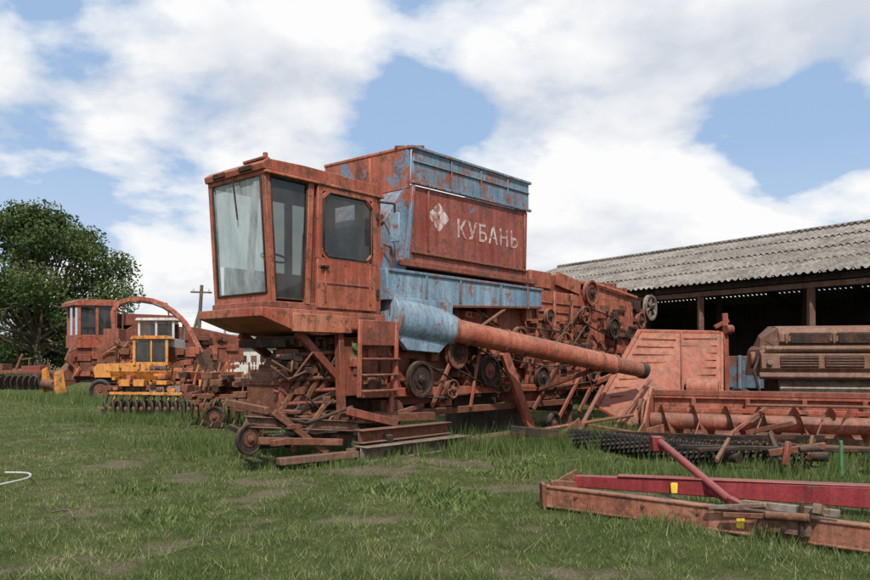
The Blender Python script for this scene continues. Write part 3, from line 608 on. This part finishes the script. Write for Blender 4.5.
F.beam('bar',DARK,(-.3,.3,.3),(3.0,.1,.34),.06,.06); F.beam('bar',RUST,(.1,-.3,.2),(.5,.9,.45),.05,.06); F.beam('bar',DARK,(.9,-.2,.2),(1.0,.9,.45),.06,.06)
F.beam('bracket',RED2,(.95,-.2,.15),(1.0,-.15,.45),.05,.09); F.beam('bracket',RUST,(.75,-.2,.3),(1.5,.1,.38),.05,.09); F.cyl('green_post',GRN,(1.55,-.4,.05),(1.55,-.38,.5),.022)
F.beam('bracket',RUST,(1.25,-.1,.2),(1.35,.1,.5),.04,.08); F.cyl('clamp',DARK,(1.1,-.25,.36),(1.35,-.2,.38),.04)
F.beam('spring',DARK,(-.1,0,.3),(.6,.3,.3),.05,.05); F.wheel('gauge',(2.3,.2,.22),.24,.12)
F.done()

# ------------------------------------------------------------------ foreground drawbars
D=Obj('implement_drawbar',(1.4,7.95,0))
D.beam('main_bar',CRIM,(.08,0,.22),(3.6,-1.1,.19),.11,.12,.13,.23)
D.beam('top_strip',CRIM,(.5,-.14,.295),(3.6,-1.09,.31),.14,.02)
D.cyl('strut',CRIM,(1.05,.3,.62),(1.42,-.75,.16),.04); D.box('strut_lug',CRIM,(.98,1.1),(.24,.36),(.5,.66))
D.box('warning_sticker',STICK,(.98,1.05),(-.385,-.372),(.15,.26))
D.beam('cross_bar',CRIM,(1.35,-.42,.2),(1.5,-1.0,.12),.07,.07)
D.box('hitch',RUST,(-.02,.12),(-.06,.06),(.13,.22)); D.cyl('hitch_pin',RUST,(.03,0,.06),(.03,0,.3),.025)
D.done()
E=Obj('rusty_steel_beam',(1.1,7.45,0))
d0=Vector((0,0,.15));d1=Vector((2.7,-1.95,.11))
E.beam('web',BEAM,d0,d1,.03,.18); E.beam('flange',BEAM,d0+Vector((0,.03,.095)),d1+Vector((0,.03,.095)),.11,.02); E.beam('flange',BEAM,d0+Vector((0,.03,-.095)),d1+Vector((0,.03,-.095)),.11,.02)
E.box('end_plate',RUST,(-.04,0),(-.05,.16),(.03,.27)); E.beam('lever',RUST,(.1,.1,.25),(.36,.24,.36),.03,.05); E.box('end_lug',RUST,(.05,.2),(-.03,.03),(.25,.30))
def onb(k,h=0,o=0): return d0.lerp(d1,k)+Vector((-.59*o,-.81*o,h))
E.beam('sticker',STICK,onb(.545,.0,.022),onb(.565,.0,.022),.006,.11)
E.beam('latch_plate',GREY,onb(.56,.16,.03),onb(.78,.17,.03),.05,.06); E.beam('latch_plate',BROWN,onb(.60,.02,.05),onb(.72,.02,.05),.04,.12)
E.beam('latch_jaw',GREY,onb(.48,.1,.08),onb(.62,.18,.08),.03,.035); E.beam('latch_jaw',RUST,onb(.52,.06,.1),onb(.66,.1,.08),.03,.04)
E.cyl('latch_spring',RUST,onb(.62,.1,.1),onb(.72,.12,.1),.035); E.cyl('latch_pin',DARK,onb(.7,-.05,.08),onb(.7,.24,.08),.018); E.beam('latch_plate',GREY,onb(.74,.17,.0),onb(.735,.21,.14),.06,.08)
for k in (.62,.66,.70): E.cyl('bolts',DARK,onb(k,.0,.07),onb(k,.0,.09),.02,seg=6)
for k in (.1,.3,.45,.85): E.cyl('bolt_heads',RUST,onb(k,.03,.015),onb(k,.03,.035),.018,seg=6)
E.done(.004)

# ------------------------------------------------------------------ open shed
ud=Vector((-.569,.822,0)); wd=Vector((.822,.569,0)); O=Vector((9.28,16.0,0))
S=Obj('open_shed',O)
def sp(k,w,z): return O+ud*k+wd*w+Vector((0,0,z))
k0,k1=-9,14.6
ROOF=paint('asbestos_roofing',(.22,.205,.185),(.33,.31,.285),rust=(.11,.1,.09),amt=.5,scale=.8,rough=.95,spec=.05,dust=.12)
def roofside(w0,z0,w1,z1,part):
    rows=4; per=.18; nn=int((k1-k0)/per*8)
    for r_ in range(rows):
        a=r_/rows;b_=(r_+1)/rows+.02; vs=[];fs=[]
        for i in range(nn+1):
            k=k0+(k1-k0)*i/nn; c_=.028*math.cos(2*math.pi*(k-k0)/per)
            sg=int((k-k0)/1.1); j=(math.sin(sg*12.9+r_*7.7)*.5)*.012
            for q,ex in ((a,.035+j),(b_,j)):
                vs.append(sp(k,w0+(w1-w0)*q,z0+(z1-z0)*q+c_+ex))
        fs=[(2*i,2*i+2,2*i+3,2*i+1) for i in range(nn)]
        S.add(part,ROOF,vs,fs,world=True)
roofside(-.35,3.42,5,5.3,'roof_front_slope'); roofside(10.35,3.42,5,5.3,'roof_back_slope')
S.cyl('roof_ridge',ROOF,sp(k0,5,5.32),sp(k1,5,5.32),.09,seg=10,world=True)
for w in (.1,1.7,3.3,4.8,6.6,8.2,9.8):
    z=3.5+(5.2-3.5)*(1-abs(w-5)/5)-.13; S.beam('purlins',DARK,sp(k0,w,z),sp(k1,w,z),.08,.1,world=True)
S.beam('eave_beam',BROWN,sp(k0,0,3.2),sp(k1,0,3.2),.12,.12,world=True)
S.beam('eave_fascia',DARK,sp(k0,-.05,3.36),sp(k1,-.05,3.36),.04,.14,world=True)
for k in (-7.5,-4.6,-1.7,1.28,4.2,7.1,10,12.9):
    S.beam('posts',BROWN,sp(k,0,0),sp(k,0,3.15),.13,.13,world=True); S.beam('rafters',DARK,sp(k,0,3.2),sp(k,5,4.95),.1,.14,world=True); S.beam('rafters',DARK,sp(k,10,3.2),sp(k,5,4.95),.1,.14,world=True)
    S.beam('posts',WOOD,sp(k,5,0),sp(k,5,4.9),.14,.14,world=True)
SW=paint('shed_wall_boards',(.07,.06,.05),(.1,.09,.075),amt=.3,rough=.9,spec=.1)
S.add('back_wall',SW,[sp(k0,9.7,0),sp(k1,9.7,0),sp(k1,9.7,3.68),sp(k0,9.7,3.68)],[(0,1,2,3)],world=True)
S.add('end_wall',SW,[sp(k1-.1,.1,0),sp(k1-.1,9.8,0),sp(k1-.1,9.8,3.5),sp(k1-.1,5,5.2),sp(k1-.1,.1,3.5)],[(0,1,2,3,4)],world=True)
S.done(0)
p=sp(2.6,2.2,0)
T=Obj('farm_trailer',p,math.atan2(ud.y,ud.x))
T.box('box_body',BLUER,(0,3.4),(0,1.9),(.8,1.6))
for k in range(7): T.box('side_ribs',BLUE,(.1+k*.53,.16+k*.53),(1.9,1.95),(.78,1.62)); T.box('side_ribs',BLUE,(.1+k*.53,.16+k*.53),(-.05,0),(.78,1.62))
T.beam('chassis',DARK,(-.6,.95,.7),(3.4,.95,.7),.5,.15)
for x_ in (.7,2.7):
    for y_ in (.05,1.85): T.wheel('wheel',(x_,y_,.42),.42,.22)
T.done()
T2=Obj('seed_hopper_implement',sp(5.6,1.6,0),math.atan2(ud.y,ud.x))
T2.box('hopper',RED2,(0,1.8),(0,1.2),(.7,1.5)); T2.prism('hopper_lip',BLUER,[(0,1.5),(-.2,1.9),(2.0,1.9),(1.8,1.5)],-.1,1.3); T2.wheel('wheel',(.4,-.1,.4),.4,.18); T2.wheel('wheel',(1.4,-.1,.4),.4,.18)
T2.done()

# ------------------------------------------------------------------ machinery at left
C2=Obj('combine_harvester',(-14.7,31.0,0),R(40))
C2.prism('body',RED2,[(1.4,.9),(1.4,2.4),(2.2,3.0),(5.0,3.0),(7.2,2.6),(7.4,1.5),(5,.9)],0.1,1.9)
C2.box('cab_base',RED,(-.1,1.5),(0,1.7),(2.0,2.55)); C2.prism('cab_roof',RED,[(-.25,3.75),(-.25,3.9),(0,4.02),(1.5,4.05),(1.65,3.8)],-.1,1.8)
for x_ in (0,.7,1.45):
    for y_ in (.03,1.67): C2.beam('cab_posts',RED,(x_,y_,2.4),(x_,y_,3.8),.11,.11)
C2.beam('cab_posts',RED,(0,.85,2.4),(0,.85,3.8),.09,.09)
C2.add('cab_glass',GLS,[(0,.05,2.45),(0,1.65,2.45),(0,1.65,3.78),(0,.05,3.78)],[(0,1,2,3)]); C2.add('cab_glass',GLS,[(0,.03,2.45),(1.45,.03,2.45),(1.45,.03,3.78),(0,.03,3.78)],[(0,1,2,3)])
C2.box('cab_back',DARK,(1.3,1.4),(.05,1.65),(2.4,3.78)); C2.box('cab_far_side',DARK,(.1,1.3),(1.6,1.64),(2.4,3.78)); C2.box('seat',DARK,(.7,1.2),(.6,1.1),(2.4,3.1))
C2.prism('feeder',RUST,[(1.5,1.9),(1.5,1.0),(-.7,.3),(-.7,.8),(.2,1.8)],.4,1.4)
C2.prism('front_frame',RED2,[(-.5,1.5),(-.3,2.0),(1.4,2.0),(1.4,.7),(.4,.6)],.1,.35)
C2.box('tank',RED2,(1.8,4.2),(.1,1.9),(3.0,3.5))
C2.prism('side_shield',YEL,[(-1.1,.1),(-1.1,1.0),(-.8,1.1),(-.65,.2)],-.7,-.6); C2.prism('side_shield',YEL,[(-1.1,.1),(-1.1,1.1),(-.9,1.2),(-.7,.2)],1.3,1.42)
C2.beam('header',RED2,(-.8,-.5,.5),(-.8,1.3,.5),.3,.3); C2.cyl('header_drum',RUST,(-1.0,-.5,.5),(-1.0,1.3,.5),.2)
C2.wheel('front_wheel',(2.0,-.2,.7),.72,.4,RUST); C2.wheel('front_wheel',(2.0,2.2,.7),.72,.4,RUST); C2.wheel('rear_wheel',(6.3,.1,.42),.42,.25,RUST)
for i in range(80):
    s_=U_(-.3,6.8); z_=U_(.7,2.6) if s_>1.2 else U_(.5,1.9); C2.box('fittings',CH((RUST,DARK,RED,RED2,RUST)),(s_,s_+U_(.1,.6)),(U_(-.15,.05),.12+(.4 if s_<1.2 else 0)),(z_,z_+U_(.08,.4)))
for i in range(20):
    s_=U_(-.6,5); z_=U_(.5,2.4); C2.tube('pipes',CH((RUST,ORG,DARK)),[(s_,-.2,z_),(s_+U_(-.6,.8),-.2,z_+U_(-.5,.6))],.035,seg=6)
for i in range(4): C2.pulley('pulley',RUST,DARK,(2.6+i*.9,-.1,1.3+.3*(i%2)),.3,.1,0)
C2.tube('handrail',RUST,[(1.7,-.1,2.4),(1.7,-.1,4.1),(3.6,-.1,4.0),(3.7,-.1,3.4)],.035)
C2.done(.01)

FH=Obj('forage_harvester',(-12.0,29.0,0))
sp_=[(-.4,0,2.6),(-.45,0,3.4),(-.2,0,3.72),(.2,0,3.84),(.65,0,3.87),(1.1,0,3.8),(1.5,-.05,3.65),(1.9,-.1,3.4),(2.25,-.15,3.1),(2.5,-.2,2.8),(2.75,-.3,2.4),(2.95,-.35,2.05),(3.1,-.4,1.75)]
for a,b in zip(sp_[:-1],sp_[1:]): FH.beam('spout',RED,a,b,.16,.13,up=(0,1,0))
FH.tube('spout_lower_rail',DARK,[(x_,y_-.02,z_-.13) for x_,y_,z_ in sp_[2:-2]],.03)
FH.box('cab',WHT,(.7,2.1),(-.5,.7),(1.7,2.3)); FH.prism('cab_roof',WHT,[(.6,3.0),(.7,3.1),(2.1,3.1),(2.2,3.0)],-.6,.8)
for x_ in (.75,1.4,2.05):
    for y_ in (-.46,.66): FH.beam('cab_posts',WHT,(x_,y_,2.3),(x_,y_,3.0),.08,.08)
FH.add('cab_glass',GLS,[(.75,-.44,2.3),(2.05,-.44,2.3),(2.05,-.44,3.0),(.75,-.44,3.0)],[(0,1,2,3)]); FH.box('cab_interior',DARK,(.9,1.9),(.3,.6),(2.3,2.9))
FH.prism('body',RUST,[(-.8,.7),(-.8,1.9),(.2,2.2),(2.9,1.9),(3.2,.8)],-.6,1.2); FH.box('chute_base',RED2,(-.7,-.1),(-.3,.4),(1.9,2.7))
FH.wheel('wheel',(0,-.8,.6),.6,.35,RUST); FH.wheel('wheel',(2.5,-.8,.45),.45,.3,RUST); FH.wheel('wheel',(0,1.4,.6),.6,.35,RUST); FH.wheel('wheel',(2.5,1.4,.45),.45,.3,RUST)
for i in range(40):
    s_=U_(-.8,2.8); z_=U_(.8,1.9); FH.box('fittings',CH((RUST,DARK,RED,RED2)),(s_,s_+U_(.1,.5)),(U_(-.85,-.65),-.58),(z_,z_+U_(.08,.3)))
for i in range(14):
    s_=U_(-.8,2.8); z_=U_(1.2,2.2); FH.tube('pipes',CH((RUST,ORG,DARK)),[(s_,-.7,z_),(s_+U_(-.6,.8),-.7,z_+U_(-.5,.7))],.035,seg=6)
FH.done(.01)

TR_=Obj('orange_tractor',(-11.6,27.5,0),R(8))
for x_ in (.55,1.7):
    for y_ in (0,1.1): TR_.beam('cab_posts',YEL,(x_,y_,1.3),(x_,y_,2.3),.1,.1)
TR_.beam('cab_posts',YEL,(1.15,0,1.3),(1.15,0,2.3),.07,.07)
TR_.prism('cab_roof',YEL,[(.4,2.27),(.5,2.38),(1.7,2.4),(1.85,2.28)],-.1,1.2); TR_.box('cab_lower',YEL,(.5,1.75),(0,1.1),(.95,1.42)); TR_.add('cab_glass',GLS,[(.55,.03,1.4),(1.7,.03,1.4),(1.7,.03,2.28),(.55,.03,2.28)],[(0,1,2,3)])
TR_.box('seat',DARK,(1.1,1.5),(.3,.8),(1.3,1.95)); TR_.box('dashboard',DARK,(.55,.75),(.1,1.0),(1.42,1.7))
TR_.prism('bonnet',YEL,[(-.9,.85),(-.95,1.2),(-.8,1.35),(.5,1.4),(.5,.85)],.2,.9); TR_.box('grille',DARK,(-.97,-.94),(.28,.82),(.9,1.2))
TR_.beam('chassis',DARK,(-.9,.55,.75),(1.9,.55,.75),.4,.25); TR_.box('rear_body',ORG,(1.8,2.6),(.1,1.0),(.8,1.2))
TR_.wheel('rear_wheel',(1.4,-.2,.65),.65,.32,YEL); TR_.wheel('rear_wheel',(1.4,1.3,.65),.65,.32,YEL); TR_.wheel('front_wheel',(-.6,-.1,.4),.4,.2,RUST); TR_.wheel('front_wheel',(-.6,1.2,.4),.4,.2,RUST)
TR_.cyl('exhaust',DARK,(-.2,.5,1.3),(-.2,.5,1.95),.04)
TR_.done(.01)

SD=Obj('seed_drill',(-8.9,20.2,0),R(-5))
for y_,z_ in ((0,.75),(.7,.85),(1.3,.75)): SD.beam('frame',ORG if y_ else RUST,(0,y_,z_),(4.6,y_,z_),.12,.12)
for k in range(6): SD.beam('frame_ties',RUST,(.2+k*.8,-.1,.72),(.2+k*.8,1.4,.74),.08,.08)
along(SD,'hopper',YEL,[(.2,.95),(.05,1.2),(.75,1.2),(.6,.95)],.1,1.7); along(SD,'hopper',ORG,[(.2,.95),(.05,1.18),(.75,1.18),(.6,.95)],2.0,3.6)
for k in range(21):
    x_=.1+k*.215; SD.cyl('discs',DARK,(x_,-.25,.2),(x_+.04,-.22,.2),.21,seg=20); SD.cyl('discs',RUST,(x_-.05,-.25,.2),(x_+.08,-.25,.2),.06,seg=8); SD.beam('disc_arms',random.choice((RUST,ORG,DARK)),(x_,-.22,.2),(x_,.1,.75),.04,.06)
    SD.cyl('rear_discs',RUB,(x_+.1,.15,.2),(x_+.16,.17,.2),.21,seg=20)
    if random.random()<.7: SD.tube('seed_tubes',DARK,[(x_,.3,.95),(x_,.0,.5)],.025,seg=6)
for k in range(34):
    x_=.1+k*.13; SD.beam('levers',random.choice((ORG,YEL,RUST,RED2,DARK)),(x_,U_(0,.6),.7),(x_+U_(-.25,.25),.2,U_(.95,1.5)),U_(.03,.05),.04)
for x_ in (1.35,1.8,2.25): SD.box('seed_boxes',GREY,(x_,x_+.36),(-.12,.1),(.55,.8))
for x_ in (.5,.9,2.7,3.3): SD.box('spring_boxes',YEL,(x_,x_+.3),(-.2,0.05),(.8,.98))
for k in range(30):
    x_=U_(0,4.3); z_=U_(.4,1.1); SD.box('fittings',CH((RUST,DARK,ORG,YEL)),(x_,x_+U_(.05,.3)),(-.18,.1),(z_,z_+U_(.04,.16)))
SD.beam('drawbar_frame',YEL,(.3,-.3,.62),(3.9,-.35,.6),.06,.07)
SD.done(.005)
CV=Obj('cultivator',(-5.6,16.6,0),R(-12))
for y_,z_ in ((0,.7),(.6,.85),(1.2,.75)): CV.beam('frame',RUST,(0,y_,z_),(3.0,y_,z_),.1,.1)
for k in range(5): CV.beam('frame',RED2,(.1+k*.7,-.1,.75),(.1+k*.7,1.3,.78),.08,.08)
for k in range(12):
    x_=.1+k*.25; CV.tube('tines',random.choice((DARK,RUST)),[(x_,0,.7),(x_,-.2,.5),(x_,-.15,.2),(x_,-.3,.05)],.02,seg=6); CV.tube('tines',DARK,[(x_,.7,.7),(x_,.5,.5),(x_,.55,.2),(x_,.4,.05)],.02,seg=6)
for k in range(20): CV.beam('levers',random.choice((RED2,RUST,DARK)),(.1+k*.15,.3,.7),(.2+k*.15+U_(-.25,.25),.4,U_(1.0,1.5)),.035,.045)
for k in range(24):
    x_=U_(0,2.9); z_=U_(.3,1.1); CV.box('fittings',CH((RUST,DARK,RED2)),(x_,x_+U_(.05,.3)),(-.15,.15),(z_,z_+U_(.04,.16)))
CV.pulley('gauge_wheel',DARK,RUST,(.9,-.2,.26),.24,.07,0); CV.pulley('gauge_wheel',DARK,RUST,(2.1,-.2,.26),.24,.07,0); CV.beam('top_mast',RED2,(1.5,.6,.8),(1.8,.6,1.6),.08,.1); CV.box('spring_box',BROWN,(.4,1.3),(.2,.7),(.9,1.1))
CV.done(.005)
HP=Obj('disc_harrow',(-23.5,38,0),R(-5))
HP.beam('frame',RED2,(0,0,.9),(4.6,0,.9),.15,.15); HP.beam('frame',RED2,(0,1,.9),(4.6,1,.9),.15,.15); HP.box('box',RUST,(.3,1.6),(.1,.9),(.95,1.3)); HP.box('box',RED2,(2.6,3.6),(.1,.9),(.95,1.2))
for k in range(14): HP.cyl('discs',DARK,(.2+k*.32,-.2,.35),(.25+k*.32,-.2,.35),.36,seg=18)
for k in range(14): HP.beam('levers',CH((RUST,RED2,DARK)),(.2+k*.3,.2,.9),(.3+k*.3+U_(-.3,.3),.2,U_(1.1,1.7)),.05,.06)
HP.wheel('wheel',(4.3,-.4,.5),.5,.25); HP.beam('mast',RED2,(2,.5,.9),(2.4,.5,1.8),.1,.1)
HP.done(.01)
U=Obj('utility_pole',(-13.1,41,0))
U.cyl('pole',WOOD,(0,0,0),(.35,0,5.6),.13,.09,seg=12); U.cyl('strut',WOOD,(-1.0,0,0),(.3,0,4.4),.11,.08,seg=12); U.beam('crossarm',WOOD,(-.2,-.2,5.2),(.85,.2,5.2),.09,.09)
for x_ in (-.1,.3,.75): U.cyl('insulators',WHT,(x_,0,5.25),(x_,0,5.4),.04,seg=8)
U.done()
U=Obj('utility_pole',(-19.6,70,0)); U.cyl('pole',CONC,(0,0,0),(.0,0,6.5),.13,.09,seg=12); U.beam('crossarm',WOOD,(-.8,0,6.2),(.8,0,6.2),.1,.1); U.done()
B1=Obj('farm_house',(-25.8,86,0),R(-8))
B1.box('walls',WALLM,(0,8),(0,5),(0,2.9))
B1.add('roof',GREY,[(-.4,-.4,2.91),(8.4,-.4,2.91),(8.4,5.4,2.91),(-.4,5.4,2.91),(-.2,2.5,4.5),(8.2,2.5,4.5)],[(0,1,5,4),(2,3,4,5),(0,4,3),(1,2,5)])
for x_ in (1,3.4,6): B1.box('windows',DARK,(x_,x_+1),(-.02,.0),(1,2))
B1.box('door',BROWN,(4.9,5.6),(-.02,0),(0,2)); B1.done(0)
B2=Obj('storage_barn',(-46,110,0),R(4))
B2.box('walls',WALLM,(0,18),(0,8),(0,3.2)); B2.add('roof',GREY,[(-.5,-.5,3.21),(18.5,-.5,3.21),(18.5,8.5,3.21),(-.5,8.5,3.21),(-.5,4,5),(18.5,4,5)],[(0,1,5,4),(2,3,4,5),(0,4,3),(1,2,5)])
for x_ in range(1,17,3): B2.box('windows',DARK,(x_,x_+1.2),(-.03,0),(1.2,2.2))
B2.done(0)
fn=Obj('picket_fence',(-19,62,0))
for k in range(46): fn.box('pickets',WHT,(k*.25,k*.25+.1),(0,.03),(0,1.3))
for z_ in (.4,1.0): fn.box('rails',WHT,(0,11.5),(.03,.06),(z_,z_+.07))
fn.done(0)
def smooth(pts,k=4):
    o=[];P_=[Vector(p) for p in pts]; P_=[P_[0]]+P_+[P_[-1]]
    for i in range(1,len(P_)-2):
        for j in range(k):
            t_=j/k;a,b,c_,d_=P_[i-1:i+3]
            o.append(.5*((2*b)+(c_-a)*t_+(2*a-5*b+4*c_-d_)*t_*t_+(3*b-a-3*c_+d_)*t_**3))
    return o+[P_[-1]]
X=Obj('plastic_hose',(-5.0,8.9,0)); X.tube('hose',WHT,smooth([(-.5,.7,.06),(-.1,.5,.08),(.1,.1,.08),(.0,-.4,.07),(.15,-.9,.09),(.4,-1.2,.07)],6),.012,seg=8); X.done(0)
X=Obj('dry_branch',(-3.65,7.15,0)); X.tube('stem',WOOD,smooth([(0,0,.05),(.2,-.1,.09),(.35,-.3,.06)]),.010,seg=6); X.tube('stem',WOOD,[(.2,-.1,.09),(.3,-.02,.1)],.006,seg=6); X.done(0)

# ------------------------------------------------------------------ sky, sun, camera
el=R(50); azv=Vector((.06,-.99,0)).normalized()
wld=bpy.data.worlds.new('World'); scene.world=wld; wld.use_nodes=True
nt=wld.node_tree; n=nt.nodes; l=nt.links; n.clear()
out=n.new('ShaderNodeOutputWorld'); bg=n.new('ShaderNodeBackground'); bg.inputs[1].default_value=.1; l.new(bg.outputs[0],out.inputs[0])
sk=n.new('ShaderNodeTexSky'); sk.sky_type='NISHITA'; sk.sun_disc=False; sk.sun_elevation=el; sk.sun_rotation=math.atan2(azv.x,azv.y); sk.dust_density=1.5
tc=n.new('ShaderNodeTexCoord'); sx=n.new('ShaderNodeSeparateXYZ'); l.new(tc.outputs['Generated'],sx.inputs[0])
def mth(op,a,b_=0,c_=None,clamp=False):
    q=n.new('ShaderNodeMath'); q.operation=op; q.use_clamp=clamp
    for i,vv in enumerate((a,b_) if c_ is None else (a,b_,c_)):
        if hasattr(vv,'is_linked'): l.new(vv,q.inputs[i])
        else: q.inputs[i].default_value=vv
    return q.outputs[0]
zz=mth('ADD',mth('MAXIMUM',sx.outputs[2],0),.34)
cx=mth('DIVIDE',sx.outputs[0],zz); cy=mth('DIVIDE',sx.outputs[1],zz)
cb=n.new('ShaderNodeCombineXYZ'); l.new(cx,cb.inputs[0]); l.new(cy,cb.inputs[1]); cb.inputs[2].default_value=1.3
nA=noise(n,l,cb.outputs[0],2.5,9,.54,.1)
field=nA.outputs[0]
def blob(px,py,rad,amp):
    global field
    d=Vector((px,1,py)).normalized()
    vd=n.new('ShaderNodeVectorMath'); vd.operation='DISTANCE'; l.new(tc.outputs['Generated'],vd.inputs[0]); vd.inputs[1].default_value=d
    mr=n.new('ShaderNodeMapRange'); mr.interpolation_type='SMOOTHSTEP'; l.new(vd.outputs['Value'],mr.inputs[0])
    mr.inputs[1].default_value=0; mr.inputs[2].default_value=rad; mr.inputs[3].default_value=amp; mr.inputs[4].default_value=0
    field=mth('ADD',field,mr.outputs[0])
blob(.22,.22,.26,.15); blob(-.36,.33,.34,.13); blob(.35,.42,.32,.12); blob(-.20,.20,.20,.07); blob(.55,.12,.25,.07); blob(-.45,.10,.2,.08); blob(0,.45,.3,.05)
blob(-.05,.34,.15,-.13); blob(.46,.26,.17,-.13); blob(-.54,.22,.16,-.13); blob(-.56,.46,.14,-.12); blob(.56,.40,.1,-.1); blob(-.30,.13,.12,-.09)
rA=ramp(n,[(.455,(0,0,0)),(.505,(.6,.6,.6)),(.58,(1,1,1))]); l.new(field,rA.inputs[0])
mp=n.new('ShaderNodeMapping'); mp.inputs['Location'].default_value=(.0,-.14,.05); l.new(cb.outputs[0],mp.inputs[0])
nB=noise(n,l,mp.outputs[0],2.5,6,.5,.1)
df=mth('SUBTRACT',nA.outputs[0],nB.outputs[0])
big=noise(n,l,cb.outputs[0],1.1,4,.5)
sh=mth('MULTIPLY_ADD',df,2.8,mth('MULTIPLY_ADD',big.outputs[0],-1.4,1.32),clamp=True)
rB=ramp(n,[(.12,(6.5,6.9,7.7)),(.48,(8.3,8.5,8.9)),(.8,(9.8,9.8,9.8))]); l.new(sh,rB.inputs[0])
skb=mixc(n,l,.75,sk.outputs[0],(4.1,5.9,8.7))
hz=n.new('ShaderNodeMapRange'); l.new(sx.outputs[2],hz.inputs[0]); hz.inputs[1].default_value=0; hz.inputs[2].default_value=.26; hz.inputs[3].default_value=.7; hz.inputs[4].default_value=0
skb=mixc(n,l,hz.outputs[0],skb,(7.4,8.2,9.3))
c=mixc(n,l,rA.outputs[0],skb,rB.outputs[0])
l.new(c,bg.inputs[0])
sun=bpy.data.lights.new('sun','SUN'); sun.energy=4.3; sun.angle=R(.8); sun.color=(1,.95,.87)
so=bpy.data.objects.new('sun',sun); scene.collection.objects.link(so)
dirv=Vector((azv.x*math.cos(el),azv.y*math.cos(el),math.sin(el)))
so.rotation_euler=(-dirv).to_track_quat('-Z','Y').to_euler(); so.location=dirv*50
cam=bpy.data.cameras.new('camera'); cam.lens=36*750/870; cam.sensor_width=36; cam.shift_y=70/870; cam.clip_end=5000
co_=bpy.data.objects.new('camera',cam); scene.collection.objects.link(co_); co_.location=(0,0,1.5); co_.rotation_euler=(R(90),0,0)
scene.camera=co_
scene.view_settings.view_transform='Standard'; scene.view_settings.look='None'; scene.view_settings.exposure=0
